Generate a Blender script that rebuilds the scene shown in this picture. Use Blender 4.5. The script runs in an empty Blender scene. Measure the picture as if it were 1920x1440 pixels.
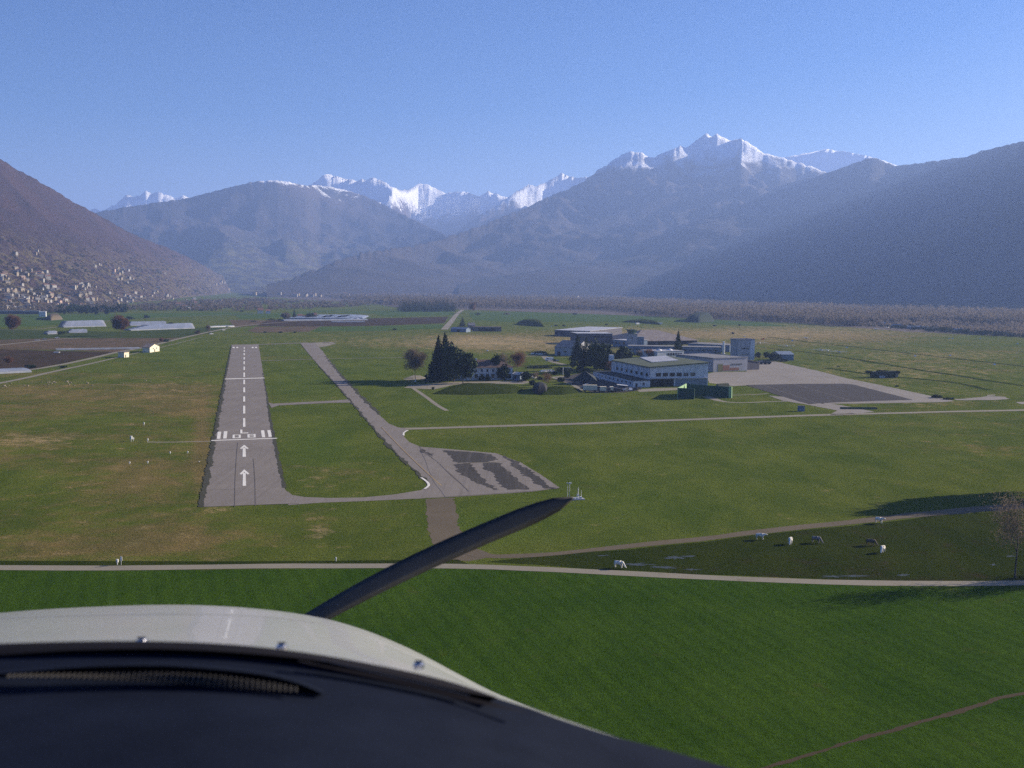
import bpy, bmesh, math, random
import numpy as np
from mathutils import Vector, Matrix, noise
from mathutils.bvhtree import BVHTree

# ------------------------------------------------------------------ camera, sky, sun, exposure
sc = bpy.context.scene
COL = sc.collection
R = math.radians
HC = 55.0                       # height of the camera above the airfield
FPX = 2000.0                    # focal length in pixels of the 1920 px wide photograph
PITCH, ROLL = R(5.23), 0.0100
_r0, _f, _u0 = Vector((1, 0, 0)), Vector((0, math.cos(PITCH), -math.sin(PITCH))), Vector((0, math.sin(PITCH), math.cos(PITCH)))
CR = _r0 * math.cos(ROLL) + _u0 * math.sin(ROLL)
CU = -_r0 * math.sin(ROLL) + _u0 * math.cos(ROLL)
CF = _f
EYE = Vector((0, 0, HC))
cam = bpy.data.cameras.new('camera')
cam.sensor_width = 36.0
cam.lens = FPX / 1920 * 36.0
cam.clip_start = 0.05
cam.clip_end = 200000
cam.dof.use_dof = True
cam.dof.focus_distance = 400
cam.dof.aperture_fstop = 9
camo = bpy.data.objects.new('camera', cam)
COL.objects.link(camo)
M = Matrix((CR, CU, -CF)).transposed().to_4x4()
M.translation = EYE
camo.matrix_world = M
sc.camera = camo

SUN_AZ, SUN_EL = R(66), R(19)
SKY_STRENGTH, SUN_STRENGTH, EXPOSURE = 0.05, 5.0, 1.36
HAZE_DENSITY = 8.8e-5
world = bpy.data.worlds.new('World')
sc.world = world
world.use_nodes = True
nt = world.node_tree
nt.nodes.clear()
sky = nt.nodes.new('ShaderNodeTexSky')
sky.sky_type = 'NISHITA'
sky.sun_disc = False
sky.sun_elevation = SUN_EL
sky.sun_rotation = SUN_AZ
sky.altitude = 200
sky.air_density = 1.0
sky.dust_density = 1.0
sky.ozone_density = 4.0
bgn = nt.nodes.new('ShaderNodeBackground')
bgn.inputs['Strength'].default_value = SKY_STRENGTH
won = nt.nodes.new('ShaderNodeOutputWorld')
hsv = nt.nodes.new('ShaderNodeHueSaturation')     # the camera's own, more saturated blue
hsv.inputs['Hue'].default_value = 0.518
hsv.inputs['Saturation'].default_value = 1.68
hsv.inputs['Value'].default_value = 0.84
nt.links.new(sky.outputs[0], hsv.inputs['Color'])
nt.links.new(hsv.outputs[0], bgn.inputs[0])
nt.links.new(bgn.outputs[0], won.inputs[0])
S = Vector((math.sin(SUN_AZ) * math.cos(SUN_EL), math.cos(SUN_AZ) * math.cos(SUN_EL), math.sin(SUN_EL)))
sl = bpy.data.lights.new('sun', 'SUN')
sl.energy = SUN_STRENGTH
sl.angle = R(0.5)
sl.color = (1.0, 0.87, 0.69)
so = bpy.data.objects.new('sun', sl)
so.rotation_euler = S.to_track_quat('Z', 'Y').to_euler()
so.location = (0, 0, 500)
COL.objects.link(so)
vs = sc.view_settings
vs.view_transform = 'Standard'
vs.look = 'None'
vs.exposure = EXPOSURE
vs.gamma = 1.0
vs.use_curve_mapping = False
cy = sc.cycles
cy.use_denoising = False
cy.max_bounces = 4
cy.diffuse_bounces = 2
cy.volume_bounces = 1
cy.transparent_max_bounces = 6
rnd = random.Random(7)

# ------------------------------------------------------------------ helpers
def ray(px, py):
    return (CF * FPX + CR * (px - 960) + CU * (720 - py)).normalized()

def G(px, py, z=0.0):
    d = ray(px, py)
    if d.z > -1e-4:
        d.z = -1e-4
    t = (z - HC) / d.z
    p = EYE + d * t
    return Vector((p.x, p.y, z))

def pix(p):
    d = Vector(p) - EYE
    k = d.dot(CF)
    return 960 + FPX * d.dot(CR) / k, 720 - FPX * d.dot(CU) / k

def hz(px):                      # horizon row at that column
    return 537.0 + 0.01 * (px - 960)

def top_z(px, py, p):            # height of the point standing over ground point p that shows on row py
    D = math.hypot(p[0], p[1])
    d = ray(px, py)
    return HC + d.z / math.hypot(d.x, d.y) * D

def tag(o, label=None, cat=None, group=None, kind=None):
    if label: o['label'] = label
    if cat: o['category'] = cat
    if group: o['group'] = group
    if kind: o['kind'] = kind
    return o

def empty(name, loc, rz=0.0, label=None, cat=None, group=None):
    o = bpy.data.objects.new(name, None)
    o.empty_display_size = 0.5
    o.location = loc
    o.rotation_euler = (0, 0, rz)
    COL.objects.link(o)
    return tag(o, label, cat, group)

def link(name, me, parent=None, loc=None, rz=None):
    o = bpy.data.objects.new(name, me)
    COL.objects.link(o)
    if parent is not None: o.parent = parent
    if loc is not None: o.location = loc
    if rz is not None: o.rotation_euler = (0, 0, rz)
    return o

def copy_tree(o, parent=None):
    c = o.copy()
    COL.objects.link(c)
    c.parent = parent
    for ch in o.children:
        copy_tree(ch, c)
    return c

class MB:
    def __init__(s):
        s.v, s.f, s.m, s.cur = [], [], [], 0
    def add(s, vs, fs):
        n = len(s.v)
        s.v += [tuple(v) for v in vs]
        s.f += [tuple(n + i for i in f) for f in fs]
        s.m += [s.cur] * len(fs)
    def box(s, x0, x1, y0, y1, z0, z1):
        s.add([(x0, y0, z0), (x1, y0, z0), (x1, y1, z0), (x0, y1, z0), (x0, y0, z1), (x1, y0, z1), (x1, y1, z1), (x0, y1, z1)],
              [(3, 2, 1, 0), (4, 5, 6, 7), (0, 1, 5, 4), (1, 2, 6, 5), (2, 3, 7, 6), (3, 0, 4, 7)])
    def prism(s, poly, z0, z1):      # z0,z1 numbers or lists
        n = len(poly)
        a = z0 if isinstance(z0, (list, tuple)) else [z0] * n
        b = z1 if isinstance(z1, (list, tuple)) else [z1] * n
        s.add([(p[0], p[1], a[i]) for i, p in enumerate(poly)] + [(p[0], p[1], b[i]) for i, p in enumerate(poly)],
              [tuple(range(n))[::-1], tuple(range(n, 2 * n))] + [(i, (i + 1) % n, n + (i + 1) % n, n + i) for i in range(n)])
    def tube(s, a, b, ra, rb, n=6, cap=True):
        a, b = Vector(a), Vector(b)
        d = (b - a)
        if d.length < 1e-6: return
        d.normalize()
        x = d.orthogonal().normalized()
        y = d.cross(x)
        vs = []
        for c, r in ((a, ra), (b, rb)):
            for i in range(n):
                t = 2 * math.pi * i / n
                vs.append(c + x * (r * math.cos(t)) + y * (r * math.sin(t)))
        fs = [(i, (i + 1) % n, n + (i + 1) % n, n + i) for i in range(n)]
        if cap: fs += [tuple(range(n))[::-1], tuple(range(n, 2 * n))]
        s.add(vs, fs)
    def ball(s, c, rx, ry, rz, nu=10, nv=6):
        vs, fs = [], []
        for j in range(nv + 1):
            ph = math.pi * j / nv
            for i in range(nu):
                t = 2 * math.pi * i / nu
                vs.append((c[0] + rx * math.sin(ph) * math.cos(t), c[1] + ry * math.sin(ph) * math.sin(t), c[2] + rz * math.cos(ph)))
        for j in range(nv):
            for i in range(nu):
                fs.append((j * nu + i, (j + 1) * nu + i, (j + 1) * nu + (i + 1) % nu, j * nu + (i + 1) % nu))
        s.add(vs, fs)
    def mesh(s, name, *mats, smooth=False):
        me = bpy.data.meshes.new(name)
        me.from_pydata(s.v, [], s.f)
        for m in mats: me.materials.append(m)
        if len(mats) > 1:
            me.polygons.foreach_set('material_index', s.m)
        if smooth:
            me.polygons.foreach_set('use_smooth', [True] * len(s.f))
        me.update()
        return me

def np_mesh(name, V, F, mat, attr=None, smooth=False):
    """V (n,3), F (m,k) numpy arrays; attr = one value per face"""
    me = bpy.data.meshes.new(name)
    V = np.asarray(V, np.float32); F = np.asarray(F, np.int32)
    me.vertices.add(len(V)); me.vertices.foreach_set('co', V.ravel())
    k = F.shape[1]
    me.loops.add(F.size); me.loops.foreach_set('vertex_index', F.ravel())
    me.polygons.add(len(F))
    me.polygons.foreach_set('loop_start', np.arange(0, F.size, k, dtype=np.int32))
    me.polygons.foreach_set('loop_total', np.full(len(F), k, np.int32))
    me.update(calc_edges=True)
    if attr is not None:
        a = me.attributes.new('tone', 'FLOAT', 'FACE')
        a.data.foreach_set('value', np.asarray(attr, np.float32))
    if smooth:
        me.polygons.foreach_set('use_smooth', np.ones(len(F), bool))
    me.materials.append(mat)
    me.validate()
    return me

# ------------------------------------------------------------------ materials
MATS = {}
def new_mat(name):
    m = bpy.data.materials.new(name)
    m.use_nodes = True
    n = m.node_tree
    b = n.nodes['Principled BSDF']
    return m, n, b

def mat(name, c1, c2=None, scale=1.0, rough=0.85, bump=0.0, bscale=None, metal=0.0, spec=0.25, detail=6, stretch=None, lo=0.35, hi=0.65, coat=0.0, obj=True):
    """noise-mixed principled material in object space (metres)"""
    if name in MATS: return MATS[name]
    m, n, b = new_mat(name)
    b.inputs['Roughness'].default_value = rough
    b.inputs['Metallic'].default_value = metal
    b.inputs['Specular IOR Level'].default_value = spec
    b.inputs['Coat Weight'].default_value = coat
    if c2 is None: c2 = tuple(x * 0.78 for x in c1)
    tc = n.nodes.new('ShaderNodeTexCoord' if obj else 'ShaderNodeNewGeometry')
    src = tc.outputs['Object' if obj else 'Position']
    mp = n.nodes.new('ShaderNodeMapping')
    if stretch: mp.inputs['Scale'].default_value = stretch
    n.links.new(src, mp.inputs[0])
    nz = n.nodes.new('ShaderNodeTexNoise')
    nz.inputs['Scale'].default_value = scale
    nz.inputs['Detail'].default_value = detail
    nz.inputs['Roughness'].default_value = 0.65
    n.links.new(mp.outputs[0], nz.inputs[0])
    cr = n.nodes.new('ShaderNodeValToRGB')
    cr.color_ramp.elements[0].position = lo
    cr.color_ramp.elements[1].position = hi
    cr.color_ramp.elements[0].color = (*c2, 1)
    cr.color_ramp.elements[1].color = (*c1, 1)
    n.links.new(nz.outputs[0], cr.inputs[0])
    n.links.new(cr.outputs[0], b.inputs['Base Color'])
    if bump:
        n2 = n.nodes.new('ShaderNodeTexNoise')
        n2.inputs['Scale'].default_value = bscale or scale * 3
        n2.inputs['Detail'].default_value = 4
        n.links.new(mp.outputs[0], n2.inputs[0])
        bp = n.nodes.new('ShaderNodeBump')
        bp.inputs['Strength'].default_value = 1.0
        bp.inputs['Distance'].default_value = bump
        n.links.new(n2.outputs[0], bp.inputs['Height'])
        n.links.new(bp.outputs[0], b.inputs['Normal'])
    MATS[name] = m
    return m

def tone_mat(name, c_lo, c_hi, rough=0.9, trans=0.0):
    """foliage: colour from the per-face attribute 'tone'"""
    m, n, b = new_mat(name)
    b.inputs['Roughness'].default_value = rough
    b.inputs['Specular IOR Level'].default_value = 0.15
    at = n.nodes.new('ShaderNodeAttribute'); at.attribute_name = 'tone'
    mx = n.nodes.new('ShaderNodeMix'); mx.data_type = 'RGBA'
    mx.inputs[6].default_value = (*c_lo, 1); mx.inputs[7].default_value = (*c_hi, 1)
    n.links.new(at.outputs['Fac'], mx.inputs[0])
    n.links.new(mx.outputs[2], b.inputs['Base Color'])
    if trans:
        tr = n.nodes.new('ShaderNodeBsdfTranslucent'); n.links.new(mx.outputs[2], tr.inputs[0])
        ms = n.nodes.new('ShaderNodeMixShader'); ms.inputs[0].default_value = trans
        n.links.new(b.outputs[0], ms.inputs[1]); n.links.new(tr.outputs[0], ms.inputs[2])
        n.links.new(ms.outputs[0], n.nodes['Material Output'].inputs['Surface'])
    return m

class NG:
    """tiny node-graph helper"""
    def __init__(s, n): s.n = n
    def node(s, t, **kw):
        x = s.n.nodes.new(t)
        for k, v in kw.items(): setattr(x, k, v)
        return x
    def noise(s, vec, scale, detail=5, rough=0.6, dist=0.0):
        x = s.node('ShaderNodeTexNoise')
        x.inputs['Scale'].default_value = scale; x.inputs['Detail'].default_value = detail
        x.inputs['Roughness'].default_value = rough; x.inputs['Distortion'].default_value = dist
        s.n.links.new(vec, x.inputs[0]); return x.outputs[0]
    def map(s, vec, scale=(1, 1, 1), rot=0.0):
        x = s.node('ShaderNodeMapping'); x.inputs['Scale'].default_value = scale; x.inputs['Rotation'].default_value = (0, 0, rot)
        s.n.links.new(vec, x.inputs[0]); return x.outputs[0]
    def ramp(s, fac, lo, hi):
        x = s.node('ShaderNodeMapRange'); x.inputs[1].default_value = lo; x.inputs[2].default_value = hi; x.interpolation_type = 'SMOOTHSTEP'
        s.n.links.new(fac, x.inputs[0]); return x.outputs[0]
    def math(s, op, a, b=None):
        x = s.node('ShaderNodeMath', operation=op)
        for i, y in enumerate((a, b)):
            if y is None: continue
            if isinstance(y, (int, float)): x.inputs[i].default_value = y
            else: s.n.links.new(y, x.inputs[i])
        return x.outputs[0]
    def mix(s, fac, a, b, mode='MIX'):
        x = s.node('ShaderNodeMix'); x.data_type = 'RGBA'; x.blend_type = mode
        if isinstance(fac, (int, float)): x.inputs[0].default_value = fac
        else: s.n.links.new(fac, x.inputs[0])
        for i, y in ((6, a), (7, b)):
            if isinstance(y, tuple): x.inputs[i].default_value = (*y, 1)
            else: s.n.links.new(y, x.inputs[i])
        return x.outputs[2]
    def bump(s, h, dist, b, strength=1.0):
        x = s.node('ShaderNodeBump'); x.inputs['Distance'].default_value = dist; x.inputs['Strength'].default_value = strength
        s.n.links.new(h, x.inputs['Height']); s.n.links.new(x.outputs[0], b.inputs['Normal'])

RWY_ANG = math.atan2(-(458 - 960), FPX)     # runway heading, to the left of the camera's axis

def grass_mat(name, green, dry, tan, lush, bias=0.0, rows=None, clump=0.5):
    m, n, b = new_mat(name)
    g = NG(n)
    b.inputs['Roughness'].default_value = 0.95
    b.inputs['Specular IOR Level'].default_value = 0.0
    geo = g.node('ShaderNodeNewGeometry').outputs['Position']
    at = g.node('ShaderNodeAttribute'); at.attribute_name = 'ground_tone'
    sp = g.node('ShaderNodeSeparateColor'); n.links.new(at.outputs['Color'], sp.inputs[0])
    big = g.noise(g.map(geo, (0.35, 1.0, 1), RWY_ANG * -1), 0.018, 7, 0.66, 0.4)
    mid = g.noise(geo, 0.13, 7, 0.72)
    fine = g.noise(g.map(geo, (1.0, 0.6, 1), 0.3), 1.7, 6, 0.8)
    mott = g.math('ADD', g.math('MULTIPLY', big, 0.55), g.math('MULTIPLY', mid, 0.45))
    d = g.math('ADD', sp.outputs[0], g.math('MULTIPLY', g.math('SUBTRACT', mott, 0.5 - bias), 4.6))
    base = g.mix(g.ramp(d, 0.12, 0.9), green, dry)
    t = g.math('ADD', sp.outputs[1], g.math('MULTIPLY', g.math('SUBTRACT', mid, 0.54), 4.2))
    base = g.mix(g.ramp(t, 0.2, 1.0), base, tan)
    base = g.mix(sp.outputs[2], base, lush)
    vb = g.ramp(g.noise(g.map(geo, (1, 0.55, 1), 0.9), 0.045, 8, 0.75, 0.3), 0.32, 0.68)
    base = g.mix(vb, g.mix(1.0, base, (0.72, 0.80, 0.72), 'MULTIPLY'), g.mix(1.0, base, (1.22, 1.14, 1.1), 'MULTIPLY'))
    base = g.mix(g.ramp(fine, 0.25, 0.75), base, g.mix(1.0, base, (0.50, 0.52, 0.50), 'MULTIPLY'))
    hi = g.ramp(g.noise(geo, 0.75, 5, 0.75), 0.5, 0.8)
    base = g.mix(hi, base, g.mix(1.0, base, (1.5, 1.45, 1.25), 'MULTIPLY'))
    if rows:
        w = g.node('ShaderNodeTexWave'); w.inputs['Scale'].default_value = rows[1]; w.inputs['Distortion'].default_value = 1.6
        w.inputs['Detail'].default_value = 3; w.inputs['Detail Scale'].default_value = 0.6
        n.links.new(g.map(geo, (1, 1, 1), rows[0]), w.inputs[0])
        base = g.mix(g.math('MULTIPLY', g.ramp(w.outputs['Fac'], 0.2, 0.9), rows[2]), base, g.mix(1.0, base, (0.5, 0.55, 0.5), 'MULTIPLY'))
    n.links.new(base, b.inputs['Base Color'])
    g.bump(g.math('ADD', fine, g.math('MULTIPLY', g.noise(geo, 5.0, 3, 0.8), 0.5)), clump, b)
    MATS[name] = m
    return m

def pave_mat(name, base, dark, patch=0.08, crack=True, rough=0.85, streak=True):
    m, n, b = new_mat(name)
    g = NG(n)
    b.inputs['Roughness'].default_value = rough
    b.inputs['Specular IOR Level'].default_value = 0.06
    geo = g.node('ShaderNodeNewGeometry').outputs['Position']
    c = g.mix(g.ramp(g.noise(geo, 0.05, 8, 0.7), 0.3, 0.7), base, tuple(x * 0.85 for x in base))
    c = g.mix(g.ramp(g.noise(geo, patch, 7, 0.75, 0.5), 0.60, 0.72), c, dark)
    if streak:
        c = g.mix(g.math('MULTIPLY', g.ramp(g.noise(g.map(geo, (1.0, 0.03, 1), -RWY_ANG), 0.6, 5, 0.7), 0.45, 0.75), 0.55), c, dark)
    c = g.mix(g.math('MULTIPLY', g.ramp(g.noise(geo, 3.0, 5, 0.8), 0.4, 0.75), 0.22), c, dark)
    if crack:
        v = g.node('ShaderNodeTexVoronoi', feature='DISTANCE_TO_EDGE'); v.inputs['Scale'].default_value = 0.07
        n.links.new(g.map(geo, (1.6, 0.5, 1), -RWY_ANG), v.inputs[0])
        lt = g.node('ShaderNodeMath', operation='LESS_THAN'); lt.inputs[1].default_value = 0.006
        n.links.new(v.outputs['Distance'], lt.inputs[0])
        c = g.mix(g.math('MULTIPLY', lt.outputs[0], 0.35), c, dark)
    n.links.new(c, b.inputs['Base Color'])
    g.bump(g.noise(geo, 6, 3), 0.02, b)
    MATS[name] = m
    return m

grass_mat('airfield_grass', (0.132, 0.165, 0.034), (0.230, 0.180, 0.075), (0.42, 0.325, 0.17), (0.105, 0.168, 0.028))
grass_mat('wheat_grass', (0.062, 0.122, 0.016), (0.098, 0.130, 0.028), (0.11, 0.12, 0.04), (0.04, 0.12, 0.014), bias=-0.02, rows=(R(-20), 0.10, 0.22), clump=0.5)
grass_mat('pasture_grass', (0.050, 0.070, 0.014), (0.070, 0.056, 0.034), (0.08, 0.065, 0.04), (0.03, 0.06, 0.015), bias=0.0, clump=0.7)
pave_mat('runway_asphalt', (0.250, 0.220, 0.188), (0.145, 0.128, 0.112))
pave_mat('apron_patch', (0.060, 0.055, 0.048), (0.15, 0.13, 0.11), 0.16, crack=False)
pave_mat('joint', (0.16, 0.14, 0.12), (0.12, 0.105, 0.09), 0.5, crack=False, streak=False)
pave_mat('ditch_soil', (0.070, 0.050, 0.028), (0.020, 0.019, 0.009), 0.9, crack=False, streak=False)
pave_mat('wood_soil', (0.13, 0.10, 0.075), (0.08, 0.065, 0.05), 0.02, crack=False, streak=False)
pave_mat('edge_dark', (0.075, 0.072, 0.050), (0.04, 0.045, 0.022), 0.2, crack=False, streak=False)
pave_mat('old_concrete', (0.29, 0.26, 0.22), (0.19, 0.17, 0.15), 0.05)
pave_mat('dark_asphalt', (0.072, 0.064, 0.060), (0.042, 0.040, 0.038), 0.06)
pave_mat('gravel_track', (0.28, 0.25, 0.19), (0.16, 0.14, 0.10), 0.2, crack=False, streak=False)
pave_mat('dirt_track', (0.15, 0.12, 0.08), (0.065, 0.062, 0.03), 0.14, crack=False, streak=False)
pave_mat('faded_paint', (0.80, 0.77, 0.68), (0.50, 0.47, 0.42), 0.3, crack=False, streak=False)
pave_mat('yellow_paint', (0.42, 0.30, 0.14), (0.30, 0.26, 0.20), 0.3, crack=False, streak=False)
# ------------------------------------------------------------------ mountains
def mountain_mat(name, wood_a, wood_b, rock, snow_z=None, snow_w=150.0, meadow=None, meadow_z=0, tex=0.004):
    m, n, b = new_mat(name)
    g = NG(n)
    b.inputs['Roughness'].default_value = 0.95
    b.inputs['Specular IOR Level'].default_value = 0.1
    gn = g.node('ShaderNodeNewGeometry')
    geo = gn.outputs['Position']
    big = g.noise(geo, tex * 0.35, 8, 0.65, 0.6)
    mid = g.noise(geo, tex * 2.2, 8, 0.7, 0.4)
    c = g.mix(g.ramp(big, 0.35, 0.65), wood_a, wood_b)
    c = g.mix(g.ramp(mid, 0.62, 0.76), c, rock)
    c = g.mix(g.ramp(g.noise(geo, tex * 18, 5, 0.8), 0.35, 0.7), c, g.mix(1.0, c, (0.55, 0.55, 0.6), 'MULTIPLY'))
    sx = g.node('ShaderNodeSeparateXYZ'); n.links.new(geo, sx.inputs[0])
    if meadow:
        z = g.math('ADD', sx.outputs[2], g.math('MULTIPLY', g.math('SUBTRACT', mid, 0.5), 260.0))
        k = g.math('SUBTRACT', 1.0, g.ramp(z, meadow_z * 0.35, meadow_z))
        k = g.math('MULTIPLY', k, g.ramp(g.noise(geo, tex * 3.2, 6, 0.7), 0.47, 0.56))
        c = g.mix(k, c, meadow)
    if snow_z:
        nz = g.node('ShaderNodeSeparateXYZ'); n.links.new(gn.outputs['Normal'], nz.inputs[0])
        z = g.math('ADD', sx.outputs[2], g.math('MULTIPLY', g.math('SUBTRACT', g.noise(geo, tex * 1.3, 9, 0.75, 0.8), 0.5), 900.0))
        z = g.math('ADD', z, g.math('MULTIPLY', nz.outputs[2], 230.0))
        k = g.ramp(z, snow_z, snow_z + snow_w)
        rk = g.math('SUBTRACT', 1.0, g.math('MULTIPLY', g.ramp(g.noise(geo, tex * 5, 8, 0.8), 0.58, 0.66), 0.7))
        c = g.mix(g.math('MULTIPLY', k, rk), c, (0.86, 0.87, 0.90))
    n.links.new(c, b.inputs['Base Color'])
    g.bump(g.noise(geo, tex * 9, 6, 0.75), 14.0, b)
    return m

def interp(pts, x):
    if x <= pts[0][0]: return pts[0][1:]
    for a, b in zip(pts, pts[1:]):
        if x <= b[0]:
            t = (x - a[0]) / (b[0] - a[0])
            return tuple(u + (v - u) * t for u, v in zip(a[1:], b[1:]))
    return pts[-1][1:]

def ridged(x, y, L, seed, octs=5, h=0.85):
    return noise.ridged_multi_fractal(Vector((x / L + seed, y / L - seed, seed * 1.7)), h, 2.1, octs, 1.0, 2.0)

MOUNTAIN_TREES = {}
FARK = 0.72
def ridge(name, crest, foot, mt, cols=260, rows=64, rough=0.30, L=1500.0, jag=10.0, seed=1.0, bowl=1.25, back=2.6, label=None, cw=3.2):
    """crest: (px, py, distance); foot: (px, distance). A massif with a front face, a crest and a far side, at its real distance."""
    x0, x1 = crest[0][0], crest[-1][0]
    ds = FARK if max(q[2] for q in crest) > 11000 else 1.0
    V = []
    nb = 14
    def Hat(px):
        py, Dc = interp(crest, px); d = ray(px, py); Dc *= ds
        return HC + d.z / math.hypot(d.x, d.y) * Dc
    for i in range(cols):
        px = x0 + (x1 - x0) * i / (cols - 1)
        py, Dc = interp(crest, px)
        Df = interp(foot, px)[0] * ds; Dc *= ds
        d = ray(px, py); hd = Vector((d.x, d.y, 0)); k = d.z / hd.length; hd.normalize()
        H = HC + k * Dc
        Hs = sum(Hat(min(x1, max(x0, px + o))) for o in range(-90, 91, 10)) / 19
        Hj = ds * jag * (noise.noise(Vector((px * 0.11, seed, 0))) + 0.6 * noise.noise(Vector((px * 0.27, seed, 3))))
        for j in range(rows + nb):
            if j < rows:
                v = j / (rows - 1)
                D = Df + (Dc - Df) * v
                prof = v ** bowl
            else:
                v = 1 + (j - rows + 1) / nb
                D = Dc + (v - 1) * (Dc - Df) * 0.9
                prof = max(0.0, 1 - (v - 1) * 0.95)
            p = hd * D
            w = min(1.0, abs(1 - v) * cw) * min(1.0, v * 6 + 0.05)
            rn = ridged(p.x, p.y, L, seed)          # about 0..2.5
            rn2 = ridged(p.x, p.y, L * 0.23, seed + 5, 4)
            u_ = max(0.0, 1 - abs(v - 1) * 2.2) ** 2
            h = ((Hs + (H - Hs) * u_) * prof + Hj * max(0.0, 1 - abs(v - 1) * 9)) * (1 - rough * w * max(0.0, 1.25 - rn * 0.75) - rough * 0.22 * w * max(0.0, 1.2 - rn2 * 0.7))
            if H < 0: h = H
            h = max(h, -1.0) - (3.0 if v == 0 else 0)
            V.append((p.x, p.y, h))
    n = rows + nb
    F = []
    for i in range(cols - 1):
        for j in range(n - 1):
            a = i * n + j
            F.append((a, a + n, a + n + 1, a + 1))
    me = np_mesh(name, V, F, mt, smooth=True)
    o = link(name, me)
    tag(o, label, None, None, 'structure')
    MOUNTAIN_TREES[name] = BVHTree.FromPolygons(V, F)
    return o

m_left = mountain_mat('bare_wood_slope', (0.100, 0.062, 0.066), (0.066, 0.045, 0.054), (0.15, 0.11, 0.09), meadow=(0.16, 0.13, 0.065), meadow_z=210, tex=0.012)
m_mid = mountain_mat('blue_wood_slope', (0.095, 0.075, 0.068), (0.045, 0.046, 0.050), (0.15, 0.11, 0.085), snow_z=1090, snow_w=90, meadow=(0.13, 0.12, 0.06), meadow_z=500)
m_right = mountain_mat('dark_wood_slope', (0.045, 0.045, 0.045), (0.062, 0.050, 0.045), (0.085, 0.066, 0.055), snow_z=1500, snow_w=80)
m_snow = mountain_mat('snow_slope', (0.14, 0.10, 0.08), (0.08, 0.065, 0.06), (0.16, 0.13, 0.11), snow_z=1010, snow_w=140)
m_peak = mountain_mat('peak_slope', (0.085, 0.070, 0.062), (0.062, 0.054, 0.052), (0.13, 0.10, 0.08), snow_z=1130, snow_w=260)

ridge('left_mountain', [(-900, 60, 3200), (-600, 110, 3200), (-300, 190, 3300), (-120, 245, 3500), (0, 298, 3800), (30, 318, 3900), (62, 333, 4000), (90, 350, 4100), (130, 374, 4250), (165, 392, 4400), (200, 412, 4600), (240, 434, 4900),
                        (280, 452, 5200), (320, 467, 5500), (350, 481, 5900), (380, 497, 6300), (410, 513, 6900), (432, 524, 7400), (450, 530, 7900), (462, 533.5, 8200)],
      [(-900, 1500), (-300, 1900), (0, 2150), (150, 2500), (300, 3500), (400, 5300), (462, 7600)], m_left, cols=330, rows=90, rough=0.16, L=520, jag=5, seed=2.3, bowl=1.12)
ridge('middle_mountain', [(60, 470, 12500), (120, 425, 12500), (185, 398, 12500), (230, 389, 12600), (300, 379, 12800), (350, 372, 13000), (400, 359, 13000), (440, 349, 13000), (480, 340, 13000), (520, 338, 13000), (550, 343, 13100), (575, 348, 13300), (600, 347, 13800),
                          (640, 354, 14000), (680, 366, 14000), (720, 384, 13800), (760, 404, 13500), (800, 424, 13000), (830, 438, 12600), (870, 470, 12000), (900, 500, 11800), (940, 531, 11500)],
      [(60, 9000), (400, 9000), (940, 9500)], m_mid, cols=330, rows=72, rough=0.52, L=1800, jag=16, seed=4.1, bowl=1.25)
ridge('far_left_snow_peaks', [(130, 410, 21000), (165, 397, 21000), (178, 390, 21000), (190, 395, 21000), (215, 385, 21000), (228, 372, 21000), (235, 364, 21000), (250, 368, 21000), (262, 366, 21000), (274, 357, 21000), (285, 363, 21000), (298, 360, 21000),
                              (315, 367, 21000), (330, 371, 21000), (345, 366, 21000), (352, 369, 21000), (400, 390, 21000), (440, 420, 21000)],
      [(130, 17500), (440, 17500)], m_snow, cols=130, rows=30, rough=0.4, L=900, cw=10, jag=26, seed=6.5, bowl=1.0)
ridge('far_middle_snow_peaks', [(540, 372, 18000), (575, 350, 18000), (595, 338, 17500), (612, 325, 17500), (628, 330, 17500), (650, 336, 17500), (675, 338, 17500), (700, 333, 17500), (715, 339, 17500), (735, 350, 17500), (755, 358, 18000), (775, 352, 19000), (785, 344, 19500), (800, 346, 19500),
                                (820, 354, 19500), (838, 363, 19500), (852, 359, 19500), (880, 361, 19500), (900, 369, 18500), (915, 359, 18500), (930, 363, 18500), (950, 370, 18500), (1000, 400, 18500), (1040, 430, 18500)],
      [(540, 14500), (1040, 15500)], m_snow, cols=260, rows=44, rough=0.40, L=1100, cw=10, jag=26, seed=8.2, bowl=1.0)
ridge('valley_side_mountain', [(820, 470, 16000), (860, 430, 16000), (900, 402, 16000), (940, 378, 16300), (965, 361, 16600), (990, 345, 17000), (1006, 350, 17000), (1022, 342, 17200), (1040, 333, 17300), (1053, 325, 17400), (1068, 331, 17400), (1085, 335, 17400), (1098, 332, 17400), (1112, 334, 17400), (1160, 350, 17400), (1240, 400, 17400)],
      [(820, 12500), (1240, 13500)], m_snow, cols=170, rows=44, rough=0.4, L=1000, cw=10, jag=20, seed=3.3, bowl=1.05)
ridge('right_far_snow_peak', [(1400, 330, 19000), (1440, 305, 19000), (1475, 294, 19000), (1500, 289, 19000), (1530, 284, 19000), (1550, 279, 19000), (1570, 283, 19000), (1600, 287, 19000), (1630, 293, 19000), (1660, 301, 19000), (1685, 311, 19000), (1740, 335, 19000), (1800, 370, 19000)],
      [(1400, 14500), (1800, 14500)], m_snow, cols=120, rows=40, rough=0.4, L=1300, cw=6, jag=12, seed=9.4, bowl=1.0)
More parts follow.
